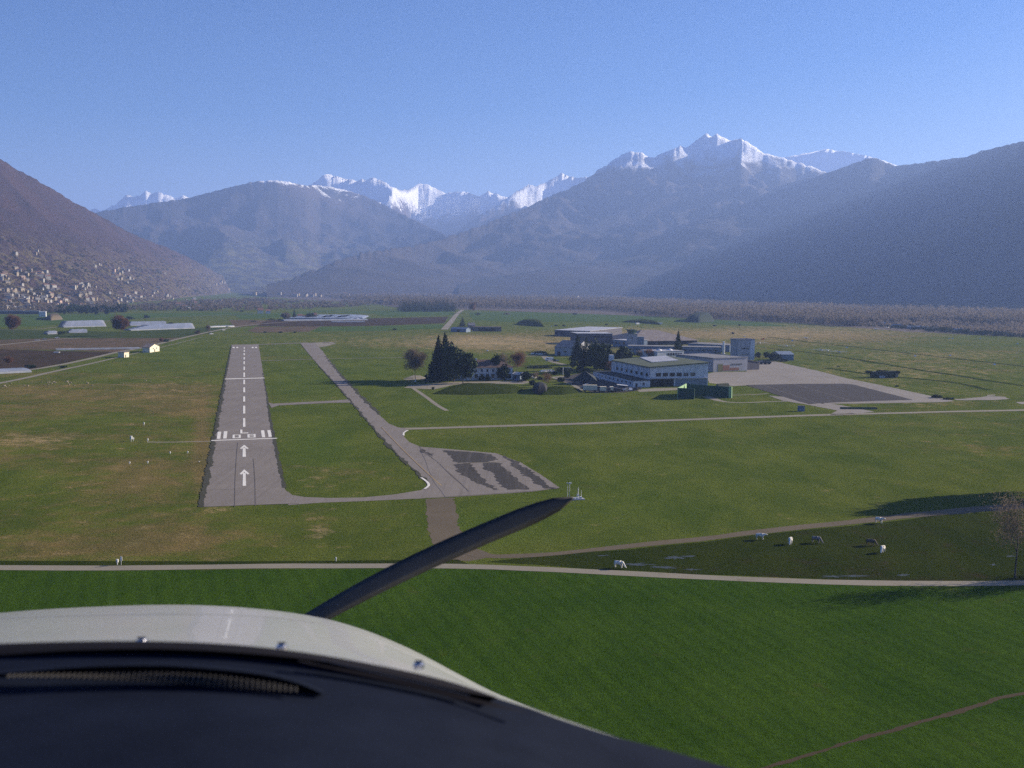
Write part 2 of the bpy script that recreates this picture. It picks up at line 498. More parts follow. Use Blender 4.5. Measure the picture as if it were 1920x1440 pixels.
ridge('snow_peak_massif', [(500, 533, 7600), (560, 520, 7900), (620, 494, 8300), (680, 474, 8700), (740, 465, 9100), (800, 456, 9600), (830, 447, 9900), (880, 431, 10400), (940, 408, 11000), (1000, 382, 11600), (1050, 360, 12000), (1090, 343, 12300), (1108, 330, 12400),
                           (1125, 316, 12500), (1150, 301, 12600), (1168, 291, 12700), (1182, 283, 12700), (1195, 285, 12700), (1212, 292, 12700), (1228, 296, 12700), (1245, 286, 12800), (1262, 277, 12800), (1275, 274, 12900), (1290, 276, 13000), (1305, 262, 13200), (1317, 255, 13200), (1325, 250, 13200),
                           (1334, 255, 13200), (1345, 253, 13200), (1356, 256, 13200), (1368, 262, 13200), (1380, 262, 13200), (1390, 259, 13000), (1402, 266, 13000), (1415, 275, 13000), (1425, 284, 13000), (1445, 290, 13000), (1470, 297, 13000), (1500, 306, 13000), (1530, 316, 13000), (1560, 326, 13000), (1620, 350, 13000), (1700, 380, 13000)],
      [(500, 6300), (800, 7000), (1100, 7800), (1700, 8500)], m_peak, cols=400, rows=84, rough=0.34, L=1500, cw=7, jag=20, seed=5.6, bowl=1.15)
ridge('right_mountain', [(860, 534, 5800), (900, 520, 6200), (1000, 470, 7000), (1100, 425, 7800), (1180, 388, 8300), (1240, 366, 8500), (1290, 362, 8500), (1340, 351, 8500), (1370, 350, 8500), (1400, 358, 8600), (1440, 352, 8600), (1500, 338, 8500), (1540, 328, 8400), (1580, 314, 8300), (1610, 303, 8200), (1632, 295, 8100), (1645, 297, 8100),
                         (1662, 305, 8100), (1680, 311, 8000), (1710, 308, 7900), (1750, 302, 7600), (1790, 297, 7400), (1810, 295, 7200), (1840, 283, 6900), (1880, 274, 6600), (1920, 265, 6400), (2050, 235, 5900), (2200, 205, 5400), (2500, 160, 4800), (2900, 150, 4400)],
      [(860, 4900), (1240, 4700), (1600, 4200), (1920, 3600), (2500, 2800), (2900, 2500)], m_right, cols=380, rows=80, rough=0.30, L=1300, jag=9, seed=7.9, bowl=1.1)

# haze: one closed box of even, thin, pale air round the camera and everything built
hm = bpy.data.materials.new('valley_haze')
hm.use_nodes = True
hm.node_tree.nodes.clear()
ho = hm.node_tree.nodes.new('ShaderNodeOutputMaterial')
pv = hm.node_tree.nodes.new('ShaderNodeVolumePrincipled')
pv.inputs['Color'].default_value = (0.36, 0.53, 1.0, 1)
pv.inputs['Density'].default_value = HAZE_DENSITY
pv.inputs['Anisotropy'].default_value = 0.2
hm.node_tree.links.new(pv.outputs[0], ho.inputs['Volume'])
hb = MB(); hb.box(-26000, 26000, -26000, 30000, -6, 1900)
haze = link('haze', hb.mesh('haze', hm)); tag(haze, kind='stuff')

# ------------------------------------------------------------------ ground sheet with painted-in dry and lush patches (albedo only)
PATCH = [  # px, py, rx, ry, dry, tan, lush
    (120, 800, 420, 120, 0.42, 0.05, 0), (160, 960, 260, 90, 0.3, 0.05, 0), (330, 730, 130, 22, 0.5, 0.35, 0), (60, 740, 160, 20, 0.5, 0.15, 0), (340, 770, 90, 22, 0.35, 0.1, 0), (60, 825, 110, 12, 0.15, 0.75, 0), (250, 915, 130, 45, 0.55, 0.12, 0),
    (130, 1020, 260, 45, 0.55, 0.15, 0), (330, 1010, 120, 40, 0.4, 0.1, 0), (60, 920, 150, 50, -0.25, 0, 0.1), (180, 860, 70, 60, -0.15, 0, 0.1), (600, 990, 28, 26, 0.5, 0.8, 0), (640, 890, 60, 25, 0.5, 0.35, 0), (600, 900, 25, 20, 0.4, 0.3, 0), (415, 955, 60, 5, 0.2, 0.9, 0),
    (380, 850, 16, 90, 0.8, 0.1, 0), (400, 1020, 200, 40, 0.3, 0, 0),
    (600, 840, 80, 60, -0.4, 0, 0.55), (560, 720, 70, 40, -0.2, 0, 0.35), (560, 655, 60, 15, -0.2, 0, 0.25), (820, 760, 120, 25, -0.3, 0, 0.25), (700, 700, 90, 30, -0.3, 0, 0.3), (900, 990, 120, 40, -0.5, 0, 0.6), (600, 960, 120, 15, 0, 0, 0.2),
    (1000, 770, 300, 18, -0.2, 0, 0.2), (1400, 870, 450, 70, -0.15, 0.0, 0.20), (1200, 960, 300, 60, -0.3, 0, 0.4), (1340, 873, 14, 4, 0.3, 1.4, 0), (1800, 830, 200, 40, 0.15, 0.1, 0), (1110, 912, 35, 10, 0.7, 0.1, 0),
    (1020, 645, 260, 22, 0.8, 0.7, 0), (1500, 615, 400, 16, 0.3, 0.5, 0), (600, 640, 500, 24, 0.1, 0.25, 0), (1750, 700, 250, 30, 0.15, 0.3, 0), (900, 640, 90, 12, 0.6, 0.5, 0), (1560, 638, 300, 22, 0.5, 0.45, 0), (1400, 628, 200, 10, 0.6, 0.45, 0), (1650, 690, 260, 30, 0.1, 0.35, 0), (1800, 665, 200, 10, 0.2, 0.4, 0), (1750, 740, 150, 14, 0.1, 0.3, 0),
    (1130, 600, 250, 10, -0.4, 0, 0.3), (1300, 605, 200, 8, -0.4, 0, 0.3), (1080, 720, 70, 20, 0.4, 0.3, 0), (1750, 758, 160, 8, 0.5, 0.4, 0), (700, 640, 180, 12, 0.05, 0.2, 0), (350, 660, 60, 25, -0.4, 0, 0.2),
    (780, 715, 40, 8, 0.5, 0.6, 0), (1180, 620, 90, 10, 0.1, 0.4, 0)]
NT = 0
ths = list(np.arange(-34, 34.01, 0.30)) + list(np.arange(40, 326, 6.0))
rs = [4.0]
while rs[-1] < 1500: rs.append(rs[-1] * 1.022)
while rs[-1] < 60000: rs.append(rs[-1] * 1.09)
GV, GC = [(0, 0, 0)], [(0, 0, 0, 1)]
for r in rs:
    for t in ths:
        x, y = r * math.sin(R(t)), r * math.cos(R(t))
        GV.append((x, y, 0.0))
        c = [0.0, 0.0, 0.0]
        if y > 60 and abs(t) < 33 and r < 6000:
            px, py = pix((x, y, 0))
            for (cx, cy_, rx, ry, a, b_, l) in PATCH:
                q = ((px - cx) / rx) ** 2 + ((py - cy_) / ry) ** 2
                if q < 5:
                    w = math.exp(-q * 1.1)
                    c[0] += w * a; c[1] += w * b_; c[2] += w * l
        GC.append((max(-1, c[0]), max(0, c[1]), min(1, max(0, c[2])), 1))
nth = len(ths)
GF = []
for i in range(len(rs) - 1):
    for j in range(nth):
        a, b_ = 1 + i * nth + j, 1 + i * nth + (j + 1) % nth
        GF.append((a, a + nth, b_ + nth, b_))
gme = np_mesh('ground', GV, GF, MATS['airfield_grass'])
ca = gme.color_attributes.new('ground_tone', 'FLOAT_COLOR', 'POINT')
ca.data.foreach_set('color', np.array(GC, np.float32).ravel())
tag(link('ground', gme), 'flat grass floor of the valley with dry and green patches', None, None, 'structure')

# ------------------------------------------------------------------ sheets on the ground
def zlay(p, k):
    """height of a sheet: k layers up, the layers thicker with distance so that far sheets stay apart"""
    D = math.hypot(p[0], p[1])
    return k * (0.006 + D * 0.00004)

def wn2(q):
    return 0.7 * noise.noise(q * 0.11) + 0.6 * noise.noise(q * 0.47) + 0.45 * noise.noise(q * 1.3)

def sheet(name, pts, mt, k=1, label=None, kind='structure', parent=None, dense=18.0, wob=0.0, cat=None, world_pts=False, group=None):
    W = [Vector((p[0], p[1], 0)) if world_pts else G(*p) for p in pts]
    P = []
    for a, b in zip(W, W[1:] + W[:1]):
        n = max(1, int((b - a).length / dense))
        for i in range(n):
            q = a.lerp(b, i / n)
            if wob:
                q = q + Vector((wn2(q), wn2(q + Vector((9, 9, 9))), 0)) * wob
            P.append(q)
    bm = bmesh.new()
    vs_ = [bm.verts.new((q.x, q.y, zlay(q, k))) for q in P]
    bm.faces.new(vs_)
    bmesh.ops.triangulate(bm, faces=bm.faces[:])
    bmesh.ops.recalc_face_normals(bm, faces=bm.faces[:])
    me = bpy.data.meshes.new(name); bm.to_mesh(me); bm.free()
    if len(me.polygons) and me.polygons[0].normal.z < 0: me.flip_normals()
    me.materials.append(mt)
    o = link(name, me, parent)
    return tag(o, label, cat, group, kind)

def ribbon(name, pts, w, mt, k=1, label=None, kind='structure', parent=None, wob=0.0, dense=12.0):
    W = [G(*p) for p in pts]
    ws = w if isinstance(w, (list, tuple)) else [w] * len(W)
    # smooth: Catmull-Rom
    Q, QW = [], []
    for i in range(len(W) - 1):
        p0, p1, p2, p3 = W[max(0, i - 1)], W[i], W[i + 1], W[min(len(W) - 1, i + 2)]
        n = max(2, int((p2 - p1).length / dense))
        for s in range(n):
            t = s / n
            q = 0.5 * ((2 * p1) + (p2 - p0) * t + (2 * p0 - 5 * p1 + 4 * p2 - p3) * t * t + (3 * p1 - p0 - 3 * p2 + p3) * t ** 3)
            Q.append(q); QW.append(ws[i] + (ws[i + 1] - ws[i]) * t)
    Q.append(W[-1]); QW.append(ws[-1])
    V, F = [], []
    for i, q in enumerate(Q):
        d = (Q[min(i + 1, len(Q) - 1)] - Q[max(i - 1, 0)]).normalized()
        s = Vector((-d.y, d.x, 0))
        e1 = wob * wn2(q); e2 = wob * wn2(q + Vector((5, 5, 5)))
        for a in (s * (QW[i] / 2 + e1), -s * (QW[i] / 2 + e2)):
            c = q + a
            V.append((c.x, c.y, zlay(c, k)))
    for i in range(len(Q) - 1):
        F.append((2 * i, 2 * i + 1, 2 * i + 3, 2 * i + 2))
    me = bpy.data.meshes.new(name); me.from_pydata(V, [], F); me.update()
    if me.polygons[0].normal.z < 0: me.flip_normals()
    me.materials.append(mt)
    o = link(name, me, parent)
    return tag(o, label, None, None, kind)

AS, CO, DA, GT, DT, FP = (MATS[k] for k in ('runway_asphalt', 'old_concrete', 'dark_asphalt', 'gravel_track', 'dirt_track', 'faded_paint'))
# crop field in front of the farm track, and the wet pasture
sheet('crop_field', [(-900, 1066), (0, 1068), (220, 1070), (400, 1068), (700, 1066), (860, 1066), (1100, 1075), (1400, 1090), (1700, 1098), (2600, 1096), (3600, 2600), (960, 4200), (-1800, 2600)], MATS['wheat_grass'], 1, 'bright green crop field in front of the farm track', dense=10, wob=0.6)
sheet('pasture', [(905, 1052), (1000, 1046), (1100, 1036), (1250, 1022), (1400, 1006), (1600, 985), (1750, 968), (1880, 958), (2300, 930), (2700, 1000), (2500, 1085), (1700, 1090), (1400, 1082), (1100, 1067)], MATS['pasture_grass'], 1, 'dark trodden cow pasture between two tracks', dense=8, wob=1.5)
sheet('verge_strip', [(-300, 1048), (0, 1052), (400, 1052), (860, 1050), (880, 1058), (400, 1060), (0, 1062), (-300, 1062)], MATS['pasture_grass'], 1, 'rough strip of grass beside the farm track', wob=0.8)
# runway in world axes
rd = Vector((-math.sin(RWY_ANG), math.cos(RWY_ANG), 0)); rn_ = Vector((rd.y, -rd.x, 0))
def RW(px, py): return G(px, py)
rl0, rl1, rr1, rr0 = RW(377, 951), RW(434.5, 647), RW(484.5, 646), RW(546, 944)
runway = sheet('runway', [(377, 951), (395, 858), (404, 808), (415, 750), (424, 700), (434.5, 646.5), (484.5, 646), (490, 678), (495, 710), (501, 748), (508, 790), (517, 838), (526, 880), (535, 918), (548, 931), (560, 944)], AS, 4, 'grey asphalt runway seen end on', dense=9, wob=0.35)
ribbon('runway_shoulder', [(377, 951), (391, 880), (404, 808), (415, 750), (425, 695), (434, 650)], [1.7, 1.5, 1.3, 1.5, 1.0, 0.6], MATS['edge_dark'], 5, 'worn dark edge of the runway', wob=0.9, dense=1)
ribbon('runway_shoulder', [(534, 915), (524, 872), (515, 828), (506, 782), (499, 735), (493, 700)], [1.2, 1.0, 1.1, 0.9, 0.6, 0.4], MATS['edge_dark'], 5, 'worn dark edge of the runway', wob=0.6, dense=1)
sheet('taxiway', [(563, 644), (590, 643), (606, 660), (636, 700), (668, 735), (700, 767), (715, 782), (730, 795), (748, 802), (760, 803), (764, 807), (757, 813), (757, 819), (768, 829), (790, 839), (830, 900), (860, 929), (780, 936), (803, 912), (800, 904), (775, 880), (735, 842), (700, 803), (672, 770), (645, 738), (620, 710), (598, 686), (580, 665)], AS, 3, 'long grey taxiway beside the runway', dense=7, wob=0.5)
ribbon('taxiway_edge', [(800, 905), (775, 880), (735, 842), (700, 803), (672, 770), (645, 738), (620, 710), (598, 686)], [0.8, 0.8, 0.8, 0.7, 0.7, 0.6, 0.5, 0.4], MATS['edge_dark'], 4, 'crumbling edge of the taxiway', wob=1.5, dense=3)
ribbon('taxiway_edge', [(712, 778), (690, 756), (668, 733), (648, 713), (628, 690), (610, 668)], [1.2, 1.6, 1.4, 1.4, 1.2, 0.8], MATS['edge_dark'], 4, 'crumbling edge of the taxiway', wob=1.7, dense=3)
sheet('taxiway', [(540, 921), (548, 928), (570, 932), (620, 934), (680, 933), (740, 927), (790, 919), (803, 910), (840, 880), (1020, 905), (1048, 915), (1000, 922), (900, 929), (850, 932), (700, 939), (600, 943), (540, 947)], AS, 2, 'paved link across the runway end', dense=8, wob=0.3)
sheet('apron', [(787, 838), (850, 843), (930, 850), (975, 867), (1010, 888), (1049, 915), (1000, 921), (900, 928), (835, 932), (812, 900)], AS, 5, 'triangular run-up apron at the end of the taxiway', dense=8, wob=0.5)
for i, pl in enumerate(([(832, 845), (885, 848), (925, 853), (930, 862), (908, 868), (860, 869), (843, 858)], [(850, 872), (878, 869), (893, 884), (915, 905), (933, 919), (922, 918), (895, 904), (868, 892), (857, 882)],
                        [(905, 866), (935, 868), (948, 880), (972, 902), (990, 918), (950, 919), (935, 905), (925, 888), (906, 878)], [(940, 853), (958, 860), (980, 874), (1008, 893), (1030, 912), (1045, 917), (1020, 917), (1003, 903), (985, 892), (964, 876)],
                        [(785, 841), (797, 845), (811, 852), (808, 856), (796, 850)])):
    sheet('asphalt_patch', pl, MATS['apron_patch'], 6, 'dark patch of old asphalt on the triangular apron', parent=None, dense=1.0, wob=1.7)
ribbon('apron_seam', [(860, 869), (900, 868), (950, 866)], 0.7, FP if 0 else GT, 7, 'pale seam across the apron')
ribbon('apron_seam', [(790, 845), (820, 866), (848, 893), (880, 922)], 0.2, MATS['joint'], 7, 'dark crack along the apron', wob=0.5)
sheet('link_taxiway', [(503, 755), (512, 757), (560, 754.5), (620, 751.5), (655, 749), (662, 755), (620, 755.5), (560, 758.5), (522, 760.5), (509, 765)], AS, 3, 'narrow paved link between runway and taxiway', dense=8)
ribbon('link_taxiway', [(487, 677), (540, 675), (592, 673.5)], 3.2, AS, 3, 'far narrow link between runway and taxiway')
ribbon('grass_path', [(605, 673), (680, 671.5), (770, 670)], 2.5, GT, 1, 'thin pale path over the grass towards the trees')
ribbon('far_link', [(436, 647), (500, 645.5), (570, 643), (628, 643)], 8, AS, 2, 'pale paved strip at the far end of the runway', wob=2)
sheet('gravel_patch', [(575, 643), (620, 641), (632, 645), (612, 650), (597, 651)], GT, 2, 'rough gravel patch at the far end of the taxiway', wob=5, dense=10)
ribbon('perimeter_road', [(742, 804), (790, 803.5), (900, 800), (1000, 797), (1100, 794), (1200, 790), (1300, 786.5), (1400, 783), (1500, 779.5), (1600, 776.5), (1700, 774), (1800, 771.5), (1920, 769), (2200, 762)], 5.2, GT, 2, 'pale road crossing the field from the taxiway to the right', wob=0.4)
ribbon('farm_track', [(-500, 1064), (0, 1064.5), (220, 1065.5), (400, 1063), (550, 1061.5), (700, 1061), (860, 1062), (980, 1066), (1100, 1071.5), (1250, 1079), (1400, 1086.5), (1550, 1091.5), (1700, 1094), (1850, 1094), (1920, 1093), (2400, 1086)], 3.4, GT, 3, 'light gravel farm track along the crop field', wob=0.35)
ribbon('dirt_path', [(858, 1010), (880, 1034), (930, 1043), (1000, 1041), (1100, 1032), (1250, 1017), (1400, 1000), (1520, 987), (1640, 974), (1760, 962), (1900, 950), (2100, 935)], [6, 4.5, 3.2, 2.8, 2.8, 3, 3.2, 3.6, 4.5, 5, 6, 6], DT, 2, 'worn dirt path along the pasture edge', wob=1.2, dense=6)
sheet('bare_strip', [(800, 936), (850, 933), (857, 965), (862, 990), (880, 1020), (930, 1042), (880, 1052), (840, 1050), (812, 1020), (800, 980)], DT, 1, 'brown bare earth strip below the apron', dense=1.5, wob=1.0)
ribbon('ditch', [(2300, 1235), (1920, 1300), (1850, 1318), (1780, 1340), (1700, 1362), (1640, 1378), (1560, 1402), (1480, 1425), (1400, 1450), (1200, 1520)], [1.0, 1.0, 1.0, 0.9, 0.85, 0.8, 0.65, 0.55, 0.5, 0.5], MATS['ditch_soil'], 2, 'brown drainage line through the crop', wob=0.45, dense=0.5)
# airfield aprons on the right
sheet('hangar_apron', [(1322, 702), (1340, 698), (1400, 697), (1402, 682), (1425, 676), (1450, 677), (1490, 686), (1540, 697), (1590, 710), (1650, 722), (1720, 737), (1790, 752), (1770, 754), (1600, 757), (1540, 757), (1420, 722), (1375, 724), (1330, 718)], CO, 2, 'pale concrete apron behind the big hangar', dense=10)
sheet('dark_apron', [(1398, 722), (1500, 720), (1580, 719.5), (1600, 721), (1712, 750), (1640, 752), (1560, 755), (1515, 758), (1455, 740)], DA, 3, 'dark resurfaced part of the hangar apron', dense=6, wob=1.0)
for i, (a, b) in enumerate((((1430, 722), (1532, 756)), ((1490, 721), (1600, 753)))):
    ribbon('paint_line', [a, b], 0.3, CO, 4, 'thin pale line across the dark apron')
sheet('hangar_apron', [(1440, 742), (1500, 746), (1560, 757), (1600, 764), (1640, 772), (1600, 777), (1555, 778), (1570, 770), (1520, 760), (1470, 752)], CO, 2, 'short paved throat joining apron and road', dense=6, wob=0.8)
ribbon('service_path', [(1316, 738), (1335, 747), (1360, 753.5), (1400, 755), (1440, 753), (1490, 752)], [5, 5, 3, 2.5, 2.5, 2.5], GT, 1, 'curved path in front of the green blast walls')
ribbon('service_path', [(1370, 741), (1410, 740), (1440, 738)], 2, GT, 1, 'faint path on the grass beside the dark apron')
ribbon('service_path', [(775, 728), (800, 745), (820, 760), (838, 770)], 2.2, GT, 1, 'thin path crossing the grass below the embankment')
sheet('parking_area', [(757, 727), (770, 722), (800, 720), (850, 716), (980, 714), (1000, 716), (980, 720), (880, 719), (850, 722), (815, 730), (790, 729)], GT, 1, 'gravel drive in front of the villa', dense=8, wob=0.6)
sheet('parking_area', [(1190, 731), (1230, 728), (1272, 727), (1272, 731), (1240, 733), (1200, 735)], GT, 1, 'pale strip in front of the big hangar', dense=8, wob=0.6)
sheet('parking_area', [(1030, 707), (1052, 705), (1092, 704), (1098, 709), (1085, 716), (1100, 730), (1090, 732), (1070, 722), (1050, 714)], GT, 1, 'pale curved drive left of the black-roofed house', dense=8, wob=0.6)
sheet('car_park', [(1040, 712), (1060, 706), (1095, 698), (1135, 703), (1165, 716), (1192, 726), (1198, 732), (1170, 736), (1112, 737), (1088, 726), (1070, 718)], DA, 2, 'dark asphalt car park beside the big hangar', dense=6)
ribbon('service_road', [(760, 712), (800, 710), (850, 711)], 6, GT, 1, 'pale drive under the bare round tree')
ribbon('service_road', [(985, 668), (1040, 666), (1080, 664)], 4, GT, 1, 'pale track between the lawn and the parked cars')
ribbon('service_road', [(1020, 668), (1032, 677), (1060, 684)], 5, GT, 1, 'short pale track to the lawn')
# dark taxi tracks on the right grass runway
for pts in ([(1430, 652), (1500, 659), (1600, 673), (1700, 690), (1800, 705), (1920, 724)], [(1440, 632), (1560, 646), (1700, 662), (1850, 679), (1950, 690)], [(1550, 690), (1650, 704), (1780, 716), (1850, 731)]):
    ribbon('worn_line', pts, 5, MATS['pasture_grass'], 1, 'darker worn line across the right meadow', wob=2.5)
ribbon('path_line', [(278, 829), (330, 829), (400, 827)], 1.6, GT, 1, 'thin paved strip from the runway to the instruments')
0 and ribbon('path_line', [(222, 860), (226, 800), (232, 745), (238, 700)], 0.9, MATS['wheat_grass'], 1, 'faint green line through the dry grass', wob=0.8)
# gravel spill right
sheet('gravel_heap', [(1785, 748), (1830, 746), (1850, 743), (1885, 744), (1893, 748), (1870, 750), (1800, 751)], CO, 2, 'low heap of pale gravel beside the road', wob=2.5, dense=4)
sheet('gravel_heap', [(1850, 740.5), (1866, 740), (1868, 742), (1852, 742.5)], CO, 2, 'small pale gravel patch above the long heap', wob=1, dense=4)
sheet('gravel_heap', [(1905, 754), (1960, 752), (1960, 757), (1915, 758)], CO, 2, 'pale gravel patch at the right edge', wob=1, dense=4)
# puddles
wm, wn, wb = new_mat('puddle_water')
wb.inputs['Base Color'].default_value = (0.05, 0.055, 0.04, 1); wb.inputs['Roughness'].default_value = 0.45; wb.inputs['Specular IOR Level'].default_value = 0.16
prnd = random.Random(3)
for (cx, cy_, rx, ry, k) in ((1268, 1046, 30, 4, 1), (1290, 1043, 16, 2, 1), (1190, 1058, 40, 3, 1), (1240, 1064, 34, 3, 1), (1295, 1068, 22, 2, 1), (1600, 1080, 42, 3, 1), (1560, 1081, 24, 3, 1), (1692, 1078, 14, 2.5, 1), (1130, 1042, 16, 1.5, 1), (1862, 1059, 8, 3, 1), (1895, 1043, 12, 2, 1)):
    pts = []
    for i in range(26):
        t = 2 * math.pi * i / 26
        q = 0.62 + 0.45 * prnd.uniform(-1, 1)
        pts.append((cx + rx * math.cos(t) * q, cy_ + ry * math.sin(t) * q))
    sheet('puddle', pts, wm, 2, None, dense=50)
# far fields on the left and centre
FB = grass_mat('ploughed_soil', (0.085, 0.062, 0.048), (0.105, 0.078, 0.058), (0.13, 0.10, 0.07), (0.06, 0.05, 0.04), clump=0.3)
FG = grass_mat('young_crop', (0.095, 0.155, 0.045), (0.12, 0.15, 0.05), (0.09, 0.12, 0.04), (0.035, 0.12, 0.02), clump=0.3)
FS = grass_mat('stubble', (0.17, 0.125, 0.085), (0.20, 0.15, 0.10), (0.24, 0.19, 0.13), (0.14, 0.12, 0.06), clump=0.3)
FW = grass_mat('dark_crop', (0.075, 0.105, 0.035), (0.10, 0.10, 0.045), (0.06, 0.08, 0.03), (0.02, 0.08, 0.02), clump=0.3)
fields = [
    ([(-200, 665), (-100, 657), (0, 655), (110, 658), (215, 660), (120, 680), (60, 692), (-200, 696)], FB, 'dark ploughed field left of the track'),
    ([(-200, 640), (0, 637), (110, 634), (310, 634), (340, 633), (270, 650), (215, 660), (110, 656), (-100, 655), (-200, 658)], FS, 'brown stubble field left of the track'),
    ([(-200, 622), (0, 616), (90, 620), (230, 622), (420, 612), (400, 624), (345, 633), (0, 637), (-200, 640)], FW, 'dark green field behind the stubble'),
    ([(-200, 592), (0, 590), (90, 590), (230, 588), (420, 586), (480, 586), (470, 590), (300, 596), (150, 605), (60, 612), (-200, 616)], FG, 'green meadow in front of the village'),
    ([(430, 600), (470, 600), (520, 602), (480, 610), (440, 614)], FS, 'pale stubble strip beyond the track'),
    ([(500, 600), (600, 599), (840, 594), (835, 606), (700, 611), (600, 612), (480, 612)], FB, 'long dark ploughed field in the middle'),
    ([(480, 613), (600, 612), (580, 622), (480, 624), (465, 620)], FS, 'reddish stubble strip behind the runway end'),
    ([(600, 613), (700, 611.5), (833, 608), (830, 616), (700, 621), (585, 622)], FG, 'bright green strip behind the runway end'),
    ([(580, 586), (700, 583), (850, 580), (850, 591), (720, 594), (700, 588), (590, 586)], FG, 'green meadow beside the conifer block'),
    ([(440, 590), (560, 585), (640, 580), (700, 578), (590, 586), (520, 596), (450, 598)], FG, 'green meadow by the lone farm'),
    ([(880, 586), (1000, 584), (1100, 584), (1260, 598), (1220, 604), (1080, 603), (960, 604), (885, 600)], FG, 'pale green field before the bare wood'),
    ([(1330, 600), (1430, 605), (1480, 612), (1400, 611), (1300, 604)], FG, 'green strip beside the dark bunker'),
]
for pts, mt_, lb in fields:
    sheet('field', pts, mt_, 1, lb, dense=30, wob=3)
ribbon('farm_road', [(-300, 735), (0, 699), (60, 693), (125, 682), (180, 670), (220, 660.5), (275, 650.5), (350, 632), (425, 616), (475, 609), (560, 602)], 4.5, GT, 3, 'pale straight farm road running to the upper left')
ribbon('farm_road', [(-300, 770), (0, 718.5), (100, 697), (170, 682), (230, 668), (300, 652), (380, 632)], [4, 4, 4, 3, 2, 1.5, 1], GT, 3, 'second pale track beside the straight farm road')
ribbon('farm_road', [(-200, 668), (0, 647), (60, 641), (100, 637), (150, 634)], 5, GT, 3, 'pale side road with parked cars')
ribbon('farm_road', [(-200, 620), (0, 618), (60, 618), (120, 612), (200, 602), (300, 596), (480, 588)], 4, GT, 3, 'thin field road below the village')
ribbon('farm_road', [(833, 618), (845, 604), (858, 588), (868, 581)], [9, 9, 8, 8], GT, 3, 'white road running away behind the firs')
ribbon('farm_road', [(862, 582), (950, 581), (1100, 582), (1200, 588), (1300, 599)], 3, DT, 3, 'brown track along the bare wood')
ribbon('farm_road', [(1440, 599), (1500, 600), (1525, 600)], 6, GT, 3, 'pale track at the edge of the bare wood')
sheet('woodland_floor', [(450, 550), (560, 562), (700, 569), (740, 576), (850, 577), (1000, 578), (1150, 581), (1250, 594), (1400, 602), (1500, 606), (1700, 622), (1920, 632), (2300, 650), (2600, 640), (2600, 556), (1900, 551), (960, 540.5), (462, 536)], MATS['wood_soil'], 1, 'leaf-strewn floor under the bare wood', dense=60)
# ------------------------------------------------------------------ plants
fol_dark = tone_mat('conifer_needles', (0.010, 0.022, 0.012), (0.030, 0.052, 0.022))
fol_green = tone_mat('evergreen_leaves', (0.018, 0.034, 0.014), (0.055, 0.075, 0.025))
fol_twig = tone_mat('bare_twigs', (0.10, 0.080, 0.062), (0.24, 0.19, 0.14), trans=0.4)
fol_red = tone_mat('reddish_twigs', (0.10, 0.048, 0.030), (0.22, 0.12, 0.075), trans=0.4)
fol_wood = tone_mat('wood_twigs', (0.095, 0.080, 0.070), (0.180, 0.150, 0.118), trans=0.45)
fol_hedge = tone_mat('hedge_leaves', (0.012, 0.024, 0.012), (0.045, 0.060, 0.024))
bark = mat('bark', (0.13, 0.11, 0.09), (0.06, 0.05, 0.042), 4.0, bump=0.02)
NR = np.random.RandomState(11)

def quads(C, size, flat=1.0, tone=None, up=0.0):
    """random small quads at centres C; size (n,) ; returns V,F"""
    n = len(C)
    a = NR.normal(size=(n, 3)); a[:, 2] *= flat
    a /= np.linalg.norm(a, axis=1)[:, None] + 1e-9
    b = NR.normal(size=(n, 3)); b[:, 2] = b[:, 2] * flat + up
    b -= (a * b).sum(1)[:, None] * a
    b /= np.linalg.norm(b, axis=1)[:, None] + 1e-9
    s = size[:, None] * 0.5
    w = s * 0.55
    V = np.stack([C - a * w - b * s, C + a * w - b * s, C + a * w + b * s, C - a * w + b * s], 1).reshape(-1, 3)
    F = np.arange(4 * n).reshape(n, 4)
    return V, F

def conifer(h, rb, seed, n=2600, droop=0.25, base=0.08, spread=1.0, pts=False):
    """needle fans on whorls of boughs"""
    r_ = np.random.RandomState(seed)
    z = base + (1 - base) * (1 - np.sqrt(r_.rand(n)) * 0.98)
    az = r_.rand(n) * 2 * np.pi
    tier = np.floor(z * h / (h * 0.055)) * (h * 0.055)
    lob = 1 + 0.28 * np.sin(az * 5 + tier * 2.3) * np.cos(az * 2 - tier)
    rad = rb * (1 - z) ** (0.80) * lob * (0.55 + 0.55 * ((z * h) % (h * 0.055)) / (h * 0.055))
    q = r_.rand(n) ** 0.45
    C = np.stack([np.cos(az) * rad * q, np.sin(az) * rad * q, z * h - droop * rad * q + r_.normal(size=n) * 0.12], 1)
    size = (0.055 * h) * (0.45 + 0.6 * (1 - z)) * (0.6 + 0.8 * r_.rand(n))
    V, F = quads(C, size, 0.45)
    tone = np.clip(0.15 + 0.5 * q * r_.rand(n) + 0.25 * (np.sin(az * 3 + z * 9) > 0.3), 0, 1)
    return V, F, tone

